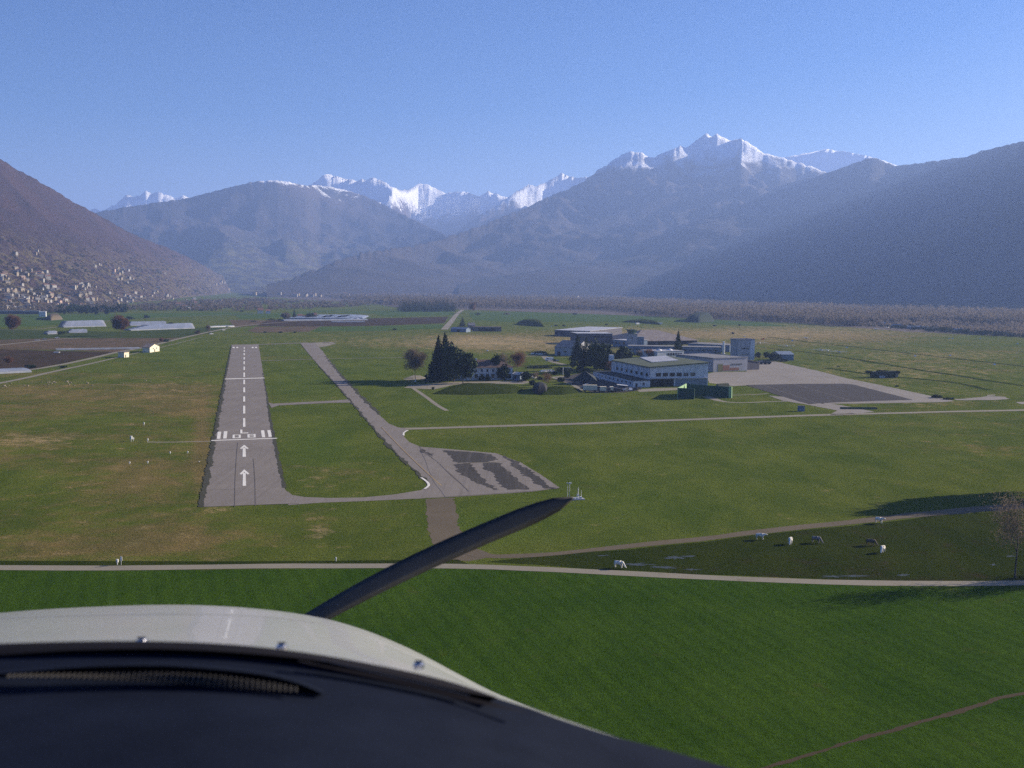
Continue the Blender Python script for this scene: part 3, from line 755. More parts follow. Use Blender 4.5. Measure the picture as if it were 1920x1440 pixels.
def round_crown(h, r, base, seed, n=1800, size=0.9, gaps=0.35, up=0.0, squash=1.0, shell=0.33):
    r_ = np.random.RandomState(seed)
    k = 26
    cen = r_.normal(size=(k, 3)); cen /= np.linalg.norm(cen, axis=1)[:, None]; cen *= (r_.rand(k, 1) ** shell)
    ch = (h - base) / 2
    C = []
    per = n // k
    for i in range(k):
        rr = gaps * (0.6 + 0.8 * r_.rand())
        d = r_.normal(size=(per, 3)); d /= np.linalg.norm(d, axis=1)[:, None]
        C.append(cen[i] * (1 - gaps * 0.6) + d * rr * (r_.rand(per, 1) ** 0.5))
    C = np.concatenate(C)
    C[:, 0] *= r; C[:, 1] *= r; C[:, 2] = C[:, 2] * ch * squash + base + ch
    V, F = quads(C, size * (0.5 + r_.rand(len(C))), 1.0, up=up)
    tone = np.clip(np.repeat(r_.rand(k) * 0.7, per) + 0.3 * r_.rand(len(C)), 0, 1)
    return V, F, tone

def limb_mesh(h, tr, seed, levels=4, first=0.28, spread=0.75, n0=7, up=0.35, lean=(0, 0), min_r=0.0):
    """tapering trunk with recursive limbs; returns MB and list of tips"""
    r_ = random.Random(seed)
    mb, tips = MB(), []
    def grow(p, d, L, r, lv):
        seg = 3
        for s in range(seg):
            d2 = (d + Vector((r_.uniform(-1, 1), r_.uniform(-1, 1), r_.uniform(-.3, .6))) * (0.10 + 0.06 * lv)).normalized()
            q = p + d2 * (L / seg)
            rr = r * (1 - 0.22)
            mb.tube(p, q, max(r, min_r), max(rr, min_r), 6 if lv < 2 else (4 if lv < 3 else 3), cap=(s == seg - 1))
            p, d, r = q, d2, rr
            if lv < levels and (s > 0 or lv > 0):
                for _ in range(2 if lv else 3):
                    a = r_.uniform(0, 2 * math.pi)
                    o = d.orthogonal().normalized(); o.rotate(Matrix.Rotation(a, 3, d))
                    nd = (d * (1 - spread * 0.5) + o * spread + Vector((0, 0, up))).normalized()
                    grow(p.copy(), nd, L * r_.uniform(0.5, 0.72), r * r_.uniform(0.45, 0.62), lv + 1)
        if lv >= levels - 1: tips.append(p)
    grow(Vector((0, 0, -0.2)), Vector((lean[0], lean[1], 1)).normalized(), h * 0.62, tr, 0)
    return mb, tips

def trunk_mesh(h, r):
    mb = MB(); p = Vector((0, 0, -0.2))
    for i in range(4):
        q = Vector((0.02 * h * math.sin(i * 2.1) * 0.3, 0.02 * h * math.cos(i * 1.7) * 0.3, h * (i + 1) / 4))
        mb.tube(p, q, r * (1 - i * 0.22), r * (1 - (i + 1) * 0.22), 8)
        p = q
    return mb

def tree(name, label, cat, p, crown, fol, th, tr, group=None, rz=0.0, extra=None):
    t = empty(name, (p[0], p[1], p[2] if len(p) > 2 else 0), rz, label, cat, group)
    link('trunk', trunk_mesh(th, tr).mesh('trunk', bark, smooth=True), t)
    V, F, tone = crown
    link('crown', np_mesh('crown', V, F, fol, tone), t)
    return t

def hpx(px, py_base, py_top):          # height in metres from base row to top row
    p = G(px, py_base)
    return p, top_z(px, py_top, p)

# big firs beside the villa
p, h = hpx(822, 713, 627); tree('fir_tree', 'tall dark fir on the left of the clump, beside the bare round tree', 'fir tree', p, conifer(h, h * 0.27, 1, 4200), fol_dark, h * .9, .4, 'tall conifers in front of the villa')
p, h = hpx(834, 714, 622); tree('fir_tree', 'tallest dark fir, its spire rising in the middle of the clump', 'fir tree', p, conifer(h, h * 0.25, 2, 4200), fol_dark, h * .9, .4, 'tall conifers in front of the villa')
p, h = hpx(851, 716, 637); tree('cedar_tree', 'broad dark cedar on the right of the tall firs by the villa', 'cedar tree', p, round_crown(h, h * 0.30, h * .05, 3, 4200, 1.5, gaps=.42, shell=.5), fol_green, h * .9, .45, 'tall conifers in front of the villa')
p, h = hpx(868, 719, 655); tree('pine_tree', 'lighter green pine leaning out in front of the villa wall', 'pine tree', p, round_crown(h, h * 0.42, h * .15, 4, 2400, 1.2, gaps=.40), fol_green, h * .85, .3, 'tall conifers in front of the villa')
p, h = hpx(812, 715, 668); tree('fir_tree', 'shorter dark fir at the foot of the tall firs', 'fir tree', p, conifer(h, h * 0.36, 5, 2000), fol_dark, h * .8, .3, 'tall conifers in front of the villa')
# bare round tree
def bare_tree(name, label, p, h, r, seed, fol=fol_twig, n=2600, size=0.55, group=None, cat='bare tree', base=None, levels=4, tr=None):
    t = empty(name, (p[0], p[1], p[2] if len(p) > 2 else 0), 0, label, cat, group)
    mb, tips = limb_mesh(h, tr or h * 0.022, seed, levels=levels)
    zmax = max(v[2] for v in mb.v); k = h / zmax * 0.97
    rmax = max(math.hypot(v[0], v[1]) for v in mb.v); kr = r / rmax * 0.97
    mb.v = [(v[0] * kr, v[1] * kr, v[2] * k) for v in mb.v]
    link('trunk', mb.mesh('trunk', bark), t)
    tp = np.array([(v.x * kr, v.y * kr, v.z * k) for v in tips])
    C = tp[NR.randint(0, len(tp), n)] + NR.normal(size=(n, 3)) * r * 0.13
    V, F, tone = round_crown(h, r, base if base is not None else h * 0.22, seed, n, size, up=1.2)
    V2, F2 = quads(C, np.full(n, size), 1.0, up=1.5)
    Vq = np.concatenate([V, V2]); Fq = np.concatenate([F, F2 + len(V)])
    # twigs: make every quad thin
    Q = Vq.reshape(-1, 4, 3); c = (Q[:, 0] + Q[:, 1]) / 2; d = (Q[:, 3] + Q[:, 2]) / 2
    e = (Q[:, 1] - Q[:, 0]) * 0.14
    Q[:, 0] = c - e; Q[:, 1] = c + e; Q[:, 2] = d + e; Q[:, 3] = d - e
    tone = np.concatenate([tone, NR.rand(len(F2))])
    link('crown', np_mesh('crown', Q.reshape(-1, 3), Fq, fol, tone), t)
    return t
p, h = hpx(779, 712, 652); bare_tree('bare_tree', 'big round bare tree on the left of the dark firs', p, h, h * 0.46, 21, n=3400, size=0.8, tr=0.35)
p, h = hpx(968, 701, 656); bare_tree('bare_tree', 'bare spreading tree behind the right end of the villa roof', p, h, h * 0.45, 22, n=2600, size=0.7, fol=fol_red)
p, h = hpx(943, 700, 660); bare_tree('bare_tree', 'small bare tree between the villa shrubs and the spreading tree', p, h, h * 0.28, 23, n=1200, size=0.6)
p, h = hpx(1025, 726, 697); bare_tree('bare_tree', 'small bare tree with orange twigs behind the dark mound', p, h, h * 0.5, 24, n=700, size=0.5, fol=fol_red)
p, h = hpx(1003, 716, 695); bare_tree('bare_tree', 'low bare tree beside the garden shed', p, h, h * 0.5, 25, n=500, size=0.5)
# lone reddish trees in the left fields
p, h = hpx(25, 626, 590); bare_tree('bare_tree', 'reddish bare tree on its own at the far left field edge', p, h, h * 0.45, 26, fol=fol_red, n=3000, size=1.6, levels=3)
p, h = hpx(226, 630, 592); bare_tree('bare_tree', 'reddish round bare tree alone among the plastic tunnels', p, h, h * 0.42, 27, fol=fol_red, n=4200, size=1.6, levels=3)
p, h = hpx(18, 685, 668); bare_tree('bare_tree', 'small orange bush-like tree beside the plastic tunnel', p, h, h * 0.6, 28, fol=fol_red, n=500, size=0.9, levels=3)
p, h = hpx(391, 627, 608); bare_tree('bare_tree', 'thin bare tree standing beside the straight farm road', p, h, h * 0.3, 29, n=300, size=1.0, levels=3)
# right edge tree with pale limbs, its neighbours beyond the frame cast the shadows
p, h = hpx(1903, 1084, 902); bare_tree('bare_tree', 'bare winter tree with pale twigs at the right edge by the track', p, h, h * 0.36, 41, n=1500, size=0.42, levels=5, tr=0.42)
for i, (x, y, hh, rr) in enumerate(((150, 286, 25, 7), (159, 296, 26, 7), (166, 291, 26, 7.5), (119, 207, 19, 5), (127, 212, 17, 5))):
    t = bare_tree('bare_tree', ('tallest bare tree', 'second bare tree', 'third bare tree', 'slim bare tree', 'farthest slim bare tree')[i] + ' beyond the right edge of the pasture', Vector((x, y, 0)), hh, rr, 50 + i, n=1500 if i > 2 else 5200, size=0.5 if i > 2 else 1.3, levels=4, group='trees beyond the right edge')

# trees around the hangars
spots = [
    ('cedar_tree', 'cedar tree', 1083, 684, 625, 0.34, fol_dark, 'dark spiky cedar at the left end of the hangar trees', 0.1),
    ('cedar_tree', 'cedar tree', 1098, 694, 634, 0.36, fol_dark, 'dark cedar in front of the flat brown office block', 0.05),
    ('cedar_tree', 'cedar tree', 1118, 698, 637, 0.38, fol_green, 'broad green cedar in the middle of the hangar trees', 0.05),
    ('cedar_tree', 'cedar tree', 1133, 697, 645, 0.38, fol_green, 'yellowish cedar on the right of the middle cedar', 0.05),
    ('pine_tree', 'pine tree', 1168, 690, 647, 0.50, fol_green, 'low green pine at the foot of the control tower', 0.1),
    ('pine_tree', 'pine tree', 1153, 694, 660, 0.5, fol_dark, 'dark pine behind the white corner of the big hangar', 0.1),
    ('fir_tree', 'fir tree', 1271, 668, 617, 0.20, fol_green, 'tall thin fir with a bent top before the brown hangar roof', 0.0),
]
for k, (nm, ct, x, yb, yt, rr, fm, lb, dr) in enumerate(spots):
    p, h = hpx(x, yb, yt); tree(nm, lb, ct, p, conifer(h, h * rr, 60 + k, 2400, droop=dr, base=0.12) if k in (0, 1, 6) else round_crown(h, h * rr * .95, h * .08, 60 + k, 2400, 1.4, gaps=.42, shell=.5), fm, h * .85, .3, 'conifers around the hangars')
for k, (x, yb, yt, fm, lb) in enumerate(((1218, 672, 655, fol_red, 'reddish bare shrub behind the green hangar roof'), (1200, 672, 658, fol_twig, 'brown bare shrub left of the reddish one'), (1148, 700, 676, fol_red, 'rust coloured bare tree beside the annexe'), (1227, 672, 659, fol_twig, 'bare shrub in front of the white workshop'))):
    p, h = hpx(x, yb, yt); bare_tree('bare_shrub', lb, p, h, h * 0.6, 80 + k, fol=fm, n=700, size=0.9, levels=3, cat='shrub', base=1.0)

def bush(label, px, yb, yt, wpx, fm=fol_hedge, n=500, seed=0, size=0.8, name='bush', cat='bush', group=None, squash=1.0):
    p, h = hpx(px, yb, yt); D = p.length
    t = empty(name, p, 0, label, cat, group)
    V, F, tone = round_crown(h, wpx * D / FPX / 2, 0.0, seed + 90, n, size, squash=squash, gaps=0.45)
    V[:, 2] = np.maximum(V[:, 2], 0.02)
    link('crown', np_mesh('crown', V, F, fm, tone), t)
    link('stem', trunk_mesh(h * 0.5, 0.12).mesh('stem', bark), t)
    return t
bush('large dark evergreen shrub covering the middle of the villa', 930, 711, 667, 24, fol_dark, 1500, 1, 1.2, 'evergreen_shrub', 'shrub')
bush('dark evergreen shrub spreading before the villa wall', 944, 713, 684, 24, fol_dark, 1000, 2, 1.0, 'evergreen_shrub', 'shrub')
bush('dark round bush beside the garden shed', 987, 714, 695, 24, fol_dark, 900, 3, 0.8)
bush('dark clipped ball bush on the pale drive', 812, 731, 725, 7, fol_hedge, 160, 4, 0.4)
bush('dark bush left of the hipped black-roofed house', 1066, 701, 690, 28, fol_dark, 700, 5, 0.8)
bush('long dark hedge behind the lawn flagpole', 1058, 697, 688, 40, fol_dark, 700, 6, 0.8, 'hedge', 'hedge')
bush('dark hedge above the lawn left of the flagpole', 1012, 690, 686, 50, fol_dark, 500, 7, 0.8, 'hedge', 'hedge')
bush('dark bush beside the parked white jeep', 1040, 678, 673, 10, fol_dark, 160, 8, 0.5)
bush('dark shrub row left of the pale gabled hangar', 1010, 664, 658, 42, fol_dark, 400, 9, 0.9, 'hedge', 'hedge')
bush('dark hedge in front of the bluish hangar on the right', 1450, 677, 661, 34, fol_dark, 600, 10, 1.0, 'hedge', 'hedge')
bush('tall dark shrub against the left wall of the bluish hangar', 1462, 674, 656, 12, fol_dark, 500, 11, 0.9)
bush('low dark hedge under the bluish hangar', 1469, 678, 673, 20, fol_dark, 260, 12, 0.7, 'hedge', 'hedge')
bush('dark clump of shrubs right of the tall grey block', 1421, 671, 660, 12, fol_dark, 300, 13, 0.8)
bush('dark clump behind the parked tractor on the apron', 1437, 671, 658, 14, fol_dark, 300, 14, 0.8)
bush('low dark scrub heap where the apron meets the gravel', 1757, 746, 740, 26, fol_hedge, 260, 15, 0.6)
bush('low dark scrub at the left end of the pale gravel', 1776, 749, 744, 18, fol_hedge, 160, 16, 0.5)
bush('small dark bush right beside the pale gravel heap', 1786, 749, 745, 6, fol_hedge, 100, 17, 0.4)
bush('dark bush on the meadow above the hangar apron', 1571, 688, 686, 6, fol_hedge, 60, 18, 0.5)
bush('dark bush below the camouflaged shelter', 1682, 725, 722.5, 7, fol_hedge, 60, 19, 0.5)
bush('reddish bush on the track beside the cream farmhouse', 303, 640, 632, 10, fol_red, 160, 20, 0.9)
bush('dark bush on the track beside the reddish one', 312, 641, 636, 14, fol_dark, 160, 21, 0.9)
bush('dark tree clump behind the cream farmhouse', 282, 652, 645, 14, fol_dark, 260, 22, 0.9)
bush('dark bush on the grass between the two farm roads', 119, 690, 685, 14, fol_hedge, 120, 23, 0.8)
bush('dark bushes above the lower left plastic tunnel', 58, 690, 683, 20, fol_dark, 200, 24, 0.9)
bush('brown bush at the roadside by the thin bare tree', 370, 627, 619, 12, fol_red, 200, 25, 1.0)
bush('dark bush among the tunnels', 115, 627, 621, 16, fol_dark, 160, 26, 1.0)
bush('dark bush right of the pale tunnel block', 320, 609, 604, 9, fol_dark, 100, 27, 1.2)
bush('dark bush on the village meadow', 274, 597, 590, 14, fol_dark, 160, 28, 1.5)
bush('dark bush at the left of the village meadow bushes', 243, 600, 592, 16, fol_dark, 160, 29, 1.5)
bush('dark round bush in the green field before the bare wood', 895, 591, 586, 12, fol_hedge, 140, 30, 1.5)
bush('brown scrub in the green field before the bare wood', 951, 590, 586, 16, fol_wood, 140, 31, 1.5)
bush('dark round bush alone in the far green field', 1078, 590, 586.5, 11, fol_hedge, 140, 32, 1.5)
for k, x in enumerate((497, 526, 553)):
    bush(('leftmost', 'middle', 'rightmost')[k] + ' of three dark bushes behind the runway end', x, 624, 621.5, 7, fol_hedge, 60, 40 + k, 1.2, group='bushes behind the runway end')
for k, (x, y, w) in enumerate(((740, 619, 8), (1008, 612, 8), (1043, 612, 8), (1057, 612, 8), (1137, 610, 6), (1340, 612, 8), (1387, 611, 7), (1375, 626, 6), (452, 585, 9), (475, 604, 16), (508, 600, 14), (525, 601, 16))):
    bush('low dark scrub tuft in the far meadow', x, y, y - 3, w, fol_hedge, 60, 50 + k, 1.2, group='scrub tufts in the far meadows')

gs = random.Random(77)
for k, (x, y, w, t_) in enumerate(((1052, 716, 14, 9), (1064, 708, 12, 8), (1088, 697, 16, 12), (1100, 699, 12, 9), (1125, 692, 18, 16), (1140, 700, 14, 10), (998, 722, 14, 8), (1012, 712, 12, 6), (1040, 703, 12, 6), (1128, 684, 18, 20), (1150, 690, 16, 16), (1160, 684, 16, 12), (1075, 690, 16, 14), (903, 713, 12, 9), (915, 714, 10, 7), (958, 704, 12, 12), (1345, 668, 14, 8), (1330, 672, 14, 6))):
    bush('dark garden shrub among the buildings between villa and hangars', x, y, y - t_, w, fol_dark if k % 3 else fol_green, 420, 500 + k, 0.9, 'garden_shrub', 'shrub', 'garden shrubs between villa and hangars')
# fir block and other far trees
p, h = hpx(552, 597, 576); tree('fir_tree', 'pointed dark fir beside the far farmstead', 'fir tree', p, conifer(h, h * 0.26, 101, 900), fol_dark, h * .8, .4)
p, h = hpx(867, 613, 592); tree('cedar_tree', 'dark round-topped cedar beside the far barn', 'cedar tree', p, conifer(h, h * 0.42, 102, 1400), fol_dark, h * .8, .4)
p, h = hpx(885, 588, 567); bare_tree('bare_tree', 'reddish bare tree behind the far barn', p, h, h * 0.35, 103, fol=fol_red, n=900, size=2.0, levels=3)
p, h = hpx(884, 575, 556); tree('fir_tree', 'slim dark fir standing above the bare wood', 'fir tree', p, conifer(h, h * 0.2, 104, 600), fol_dark, h * .8, .4)
bush('bare grey thicket left of the pointed far fir', 535, 599, 586, 22, fol_wood, 500, 105, 2.0)
bush('dark green shrubbery between the far white houses', 583, 597, 586, 20, fol_dark, 400, 106, 1.6)
gr = random.Random(5)
for k in range(46):
    x = 748 + 104 * (k / 45) + gr.uniform(-2, 2)
    yb = 585 - 5 * gr.random()
    p, h = hpx(x, yb, 559 + gr.uniform(-3, 5) + (3 if x < 760 or x > 845 else 0))
    h = max(h, 9)
    tree('fir_tree', 'dark fir in the dense block beside the white far road', 'fir tree', p, conifer(h, 9.0, 200 + k, 460, base=0.0), fol_dark, h * .8, .4, 'firs of the dense dark block')
for k in range(60):
    x = 92 + 150 * gr.random() ** 1.0
    yb = 590 - 8 * gr.random() - max(0, (x - 190) * 0.02)
    p, h = hpx(x, yb, yb - gr.uniform(7, 16)); h = min(max(h, 7), 19)
    V, F, tn = round_crown(h, h * 0.45, 0.0, 300 + k, 170, 2.2, gaps=0.45)
    tree('dark_tree', 'dark evergreen tree in the belt below the hillside village', 'evergreen tree', p, (V, F, tn), fol_dark, h * .5, .3, 'dark evergreens below the village')

# ------------------------------------------------------------------ bare woods far off: one mass
def inside(poly, x, y):
    c = False
    for (x1, y1), (x2, y2) in zip(poly, poly[1:] + poly[:1]):
        if (y1 > y) != (y2 > y) and x < (x2 - x1) * (y - y1) / (y2 - y1) + x1: c = not c
    return c
def wood(name, label, poly, count, hh, seed, nq=34, fm=fol_wood, gap=0.30, front=None):
    r_ = random.Random(seed)
    ys = [q[1] for q in poly]; xs = [q[0] for q in poly]
    Vs, Fs, T, off, got, tries = [], [], [], 0, 0, 0
    while got < count and tries < count * 30:
        tries += 1
        x = r_.uniform(min(xs), max(xs)); y = min(ys) + (max(ys) - min(ys)) * r_.random() ** 0.8
        if not inside(poly, x, y): continue
        p = G(x, y)
        D = math.hypot(p.x, p.y)
        if noise.noise(Vector((p.x / 90, p.y / 220, seed))) < -gap: continue
        got += 1
        patch = noise.noise(Vector((p.x / 160, p.y / 500, seed + 4))) * 0.5 + 0.5
        h = hh * r_.uniform(0.65, 1.15) * (0.8 + 0.35 * patch)
        w = max(4.5, D * 0.0021) * r_.uniform(0.8, 1.3)
        n = nq
        c = NR.normal(size=(n, 3)) * 0.42
        C = np.empty((n, 3)); C[:, 0] = p.x + c[:, 0] * w; C[:, 1] = p.y + c[:, 1] * w
        C[:, 2] = np.clip(h * (0.55 + 0.24 * NR.normal(size=n)), 0.5, h)
        V, F = quads(C, np.full(n, max(1.6, D * 0.0010)) * (0.5 + NR.rand(n)), 1.0, up=1.6)
        Vs.append(V); Fs.append(F + off); off += len(V)
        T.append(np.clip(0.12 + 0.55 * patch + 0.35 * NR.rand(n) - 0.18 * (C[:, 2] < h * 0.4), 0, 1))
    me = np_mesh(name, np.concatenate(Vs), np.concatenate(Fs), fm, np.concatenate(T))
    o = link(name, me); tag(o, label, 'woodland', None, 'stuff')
wood('bare_wood', 'purple-brown bare riverside wood along the valley', [(455, 545), (600, 556), (700, 569), (760, 577), (870, 578), (1000, 579.5), (1150, 582.5), (1250, 595), (1400, 601), (1500, 606), (1600, 613), (1760, 606), (1920, 612), (2200, 620), (2200, 566), (1900, 557), (1500, 551), (1000, 545), (700, 541), (460, 536.5)], 24000, 18, 1, nq=30, gap=0.8)
wood('scrub_belt', 'low brown scrub and trees along the river road', [(1530, 606), (1620, 613), (1740, 618), (1860, 628), (1960, 634), (2300, 642), (2300, 612), (1960, 603), (1740, 602), (1600, 604)], 900, 8, 2, nq=30, gap=0.2)
wood('dark_hedgerow', 'dark hedgerow at the foot of the right wood', [(1525, 605), (1600, 610), (1740, 622), (1860, 630), (1960, 636), (2300, 645), (2300, 640), (1960, 631), (1860, 625), (1740, 617), (1600, 606)], 420, 5, 3, nq=30, fm=fol_dark, gap=1)
wood('field_scrub', 'bare scrub between the far left fields', [(240, 583), (460, 584), (560, 580), (700, 574), (720, 568), (560, 566), (470, 560), (240, 574)], 700, 9, 4, nq=26, gap=0.15)
wood('village_scrub', 'bare trees along the foot of the hillside', [(-150, 588), (95, 588), (240, 585), (240, 572), (100, 576), (-150, 578)], 420, 11, 6, nq=30, gap=0.3)
# ------------------------------------------------------------------ building materials
m_white = mat('white_render', (0.66, 0.67, 0.68), (0.50, 0.51, 0.53), 0.35, rough=0.8, lo=.25, hi=.7)
m_grey = mat('grey_render', (0.40, 0.40, 0.42), (0.30, 0.30, 0.33), 0.3, rough=0.8, lo=.25, hi=.7)
m_dgrey = mat('dark_cladding', (0.105, 0.10, 0.125), (0.07, 0.07, 0.09), 0.5)
m_cream = mat('cream_render', (0.74, 0.68, 0.52), (0.60, 0.54, 0.40), 0.5)
m_pink = mat('pinkish_render', (0.55, 0.40, 0.32), (0.42, 0.30, 0.25), 0.5)
m_groof = mat('green_felt_roof', (0.105, 0.125, 0.075), (0.065, 0.085, 0.050), 0.12, bump=0.02, bscale=1.5)
m_droof = mat('dark_felt_roof', (0.035, 0.045, 0.042), (0.022, 0.027, 0.028), 0.3)
m_lroof = mat('pale_metal_roof', (0.50, 0.50, 0.50), (0.36, 0.36, 0.37), 0.2, rough=0.55)
m_broof = mat('brown_fibre_roof', (0.24, 0.205, 0.185), (0.15, 0.125, 0.115), 0.25, bump=0.03)
m_troof = mat('brown_tiled_roof', (0.155, 0.10, 0.08), (0.09, 0.06, 0.05), 0.5, bump=0.04)
m_rroof = mat('red_tiled_roof', (0.26, 0.13, 0.09), (0.16, 0.09, 0.07), 0.5)
m_groof2 = mat('grey_flat_roof', (0.24, 0.235, 0.23), (0.15, 0.15, 0.155), 0.15)
m_glass = mat('window_glass', (0.020, 0.024, 0.030), (0.012, 0.014, 0.018), 1.0, rough=0.08, spec=0.6)
m_frame = mat('window_frame', (0.45, 0.45, 0.46), None, 1.0)
m_open = mat('open_shed_darkness', (0.022, 0.020, 0.020), (0.012, 0.012, 0.012), 1.0)
m_door = mat('grey_shutter_door', (0.24, 0.28, 0.32), (0.18, 0.21, 0.25), 0.8, stretch=(1, 1, 8))
m_gwall = mat('green_sheet_wall', (0.018, 0.075, 0.052), (0.012, 0.052, 0.038), 0.6, rough=0.6)
m_gsunlit = mat('sunlit_green_sheet', (0.30, 0.46, 0.25), (0.24, 0.38, 0.2), 0.6)  # paler copy of the green sheet, sunlight put into its colour
m_wood = mat('weathered_wood', (0.16, 0.12, 0.09), (0.09, 0.07, 0.055), 1.5)
m_brick = mat('red_mural', (0.34, 0.12, 0.09), (0.20, 0.14, 0.10), 0.9)
m_mural = mat('green_mural', (0.14, 0.18, 0.08), (0.20, 0.14, 0.07), 0.8)
m_black = mat('black_rubber', (0.015, 0.015, 0.016), None, 3.0)
m_plastic = mat('tunnel_plastic', (0.34, 0.34, 0.36), (0.20, 0.22, 0.22), 0.15, rough=0.35, spec=0.5)
m_metal = mat('white_painted_metal', (0.72, 0.72, 0.70), (0.58, 0.58, 0.56), 1.0, rough=0.5)
m_bluew = mat('blue_grey_sheet', (0.20, 0.26, 0.34), (0.14, 0.18, 0.25), 0.4)
m_stone = mat('ruin_stone', (0.26, 0.22, 0.19), (0.13, 0.11, 0.10), 0.7)
m_camo = mat('camouflage_net', (0.030, 0.045, 0.022), (0.016, 0.022, 0.016), 0.8)

WIN = {}
def window(parent, x, z, w, h, side='front', L=0, D=0, mt=None, frame=None):
    """window = frame box with a pane set into it; local x along the front, y = depth"""
    key = (round(w, 2), round(h, 2), (mt or m_glass).name, (frame or m_frame).name)
    if key not in WIN:
        f = MB(); t = min(0.18, w * 0.12)
        f.box(-w / 2, -w / 2 + t, -0.10, 0.02, -h / 2, h / 2); f.box(w / 2 - t, w / 2, -0.10, 0.02, -h / 2, h / 2)
        f.box(-w / 2 + t, w / 2 - t, -0.10, 0.02, h / 2 - t, h / 2); f.box(-w / 2 + t, w / 2 - t, -0.10, 0.02, -h / 2, -h / 2 + t)
        pn = MB(); pn.box(-w / 2 + t, w / 2 - t, -0.03, 0.015, -h / 2 + t, h / 2 - t)
        WIN[key] = (f.mesh('window', frame or m_frame), pn.mesh('pane', mt or m_glass))
    a, b = WIN[key]
    if side == 'front': loc, rz = (x, -0.01, z), 0
    elif side == 'left': loc, rz = (-0.01, x, z), -math.pi / 2
    elif side == 'right': loc, rz = (L + 0.01, x, z), math.pi / 2
    o = link('window', a, parent, loc, rz)
    link('pane', b, o)
    return o

def door(parent, x, w, h, side='front', L=0, mt=None, z=0, name='door'):
    mb = MB(); mb.box(-w / 2, w / 2, -0.06, 0.02, 0, h)
    loc, rz = ((x, -0.01, z), 0) if side == 'front' else (((-0.01, x, z), -math.pi / 2) if side == 'left' else ((L + 0.01, x, z), math.pi / 2))
    return link(name, mb.mesh('door', mt or m_open), parent, loc, rz)

def block(name, label, cat, a, b, depth, h, wall, roofm, roof='flat', ridge_h=2.0, over=0.4, group=None, hl=None, parapet=0.0, thick=0.35, z0=0.0, ridge_dir='x'):
    """a, b: ground pixels of the front-left and front-right corner. h = eave heights [FL, FR, BR, BL] or one number."""
    A, B = G(*a), G(*b)
    d = B - A; L = d.length; rz = math.atan2(d.y, d.x)
    e = empty(name, (A.x, A.y, z0), rz, label, cat, group)
    hs = list(h) if isinstance(h, (list, tuple)) else [h] * 4
    mb = MB(); mb.prism([(0, 0), (L, 0), (L, depth), (0, depth)], -0.3, hs)
    if roof == 'gable' and ridge_dir == 'x':
        for x in (0.0, L):
            mb.add([(x, 0, hs[0]), (x, depth, hs[0]), (x, depth / 2, hs[0] + ridge_h)], [(0, 1, 2)])
    if roof == 'gable' and ridge_dir == 'y':
        for y in (0.0, depth):
            mb.add([(0, y, hs[0]), (L, y, hs[0]), (L / 2, y, hs[0] + ridge_h)], [(0, 1, 2)])
    link('wall', mb.mesh('wall', wall), e)
    rb = MB(); o = over
    if roof == 'flat':
        rb.prism([(-o, -o), (L + o, -o), (L + o, depth + o), (-o, depth + o)], [q + 0.004 for q in hs], [q + thick for q in hs])
        if parapet:
            pb = MB()
            for q in ((-o, L + o, -o, -o + .3), (-o, L + o, depth + o - .3, depth + o), (-o, -o + .3, -o + .3, depth + o - .3), (L + o - .3, L + o, -o + .3, depth + o - .3)):
                pb.box(*q, hs[0] + thick, hs[0] + thick + parapet)
            link('parapet', pb.mesh('parapet', wall), e)
    elif roof == 'gable':
        H = hs[0]
        if ridge_dir == 'x':
            P = [(-o, -o, H - .12), (L + o, -o, H - .12), (L + o, depth / 2, H + ridge_h), (-o, depth / 2, H + ridge_h), (L + o, depth + o, H - .12), (-o, depth + o, H - .12)]
        else:
            P = [(-o, -o, H - .12), (-o, depth + o, H - .12), (L / 2, depth + o, H + ridge_h), (L / 2, -o, H + ridge_h), (L + o, depth + o, H - .12), (L + o, -o, H - .12)]
        n = len(P)
        Q = P + [(x, y, z + 0.22) for x, y, z in P]
        rb.add(Q, [(0, 1, 2, 3), (3, 2, 4, 5), (6, 9, 8, 7), (9, 11, 10, 8), (0, 6, 7, 1), (1, 7, 8, 2), (2, 8, 10, 4), (4, 10, 11, 5), (5, 11, 9, 3), (3, 9, 6, 0)])
    elif roof == 'hip':
        H = hs[0]; i = min(depth, L) / 2
        rb.add([(-o, -o, H), (L + o, -o, H), (L + o, depth + o, H), (-o, depth + o, H), (i, depth / 2, H + ridge_h), (max(L - i, i + .01), depth / 2, H + ridge_h)],
               [(0, 1, 5, 4), (1, 2, 5), (2, 3, 4, 5), (3, 0, 4), (3, 2, 1, 0)])
    link('roof', rb.mesh('roof', roofm), e)
    return e, L

# ------------------------------------------------------------------ the hangar complex
e, L = block('big_hangar', 'big white hangar with green sloping roof and a row of large windows', 'hangar', (1218, 725), (1327, 723), 58, [10.6, 12.9, 12.9, 10.6], m_white, m_groof, over=0.8, thick=0.5)
for i in range(6):
    window(e, L * (0.145 + i * 0.118), 6.55, L * 0.098, 2.4, mt=m_glass if i < 4 else mat('blind_tan', (0.17, 0.15, 0.13), None, 1.0), frame=m_white)
door(e, L * 0.21, L * 0.40, 4.1, mt=m_open, name='garage_opening')  # near-black slab, shade inside the opening put into its colour
door(e, L * 0.71, L * 0.55, 3.9, mt=m_door, name='shutter_door')
mb = MB(); mb.box(0, L, -0.9, -0.02, 4.35, 4.65); link('canopy', mb.mesh('canopy', m_grey), e)
for i in range(7):
    window(e, 4 + i * 7.4, 6.4, 3.2, 2.0, side='left', frame=m_grey)
for i in range(8):
    mb = MB(); mb.box(-0.12, -0.005, 0.2 + i * 8.1, 0.5 + i * 8.1, 0, 10.3); link('pilaster', mb.mesh('pilaster', m_grey), e)
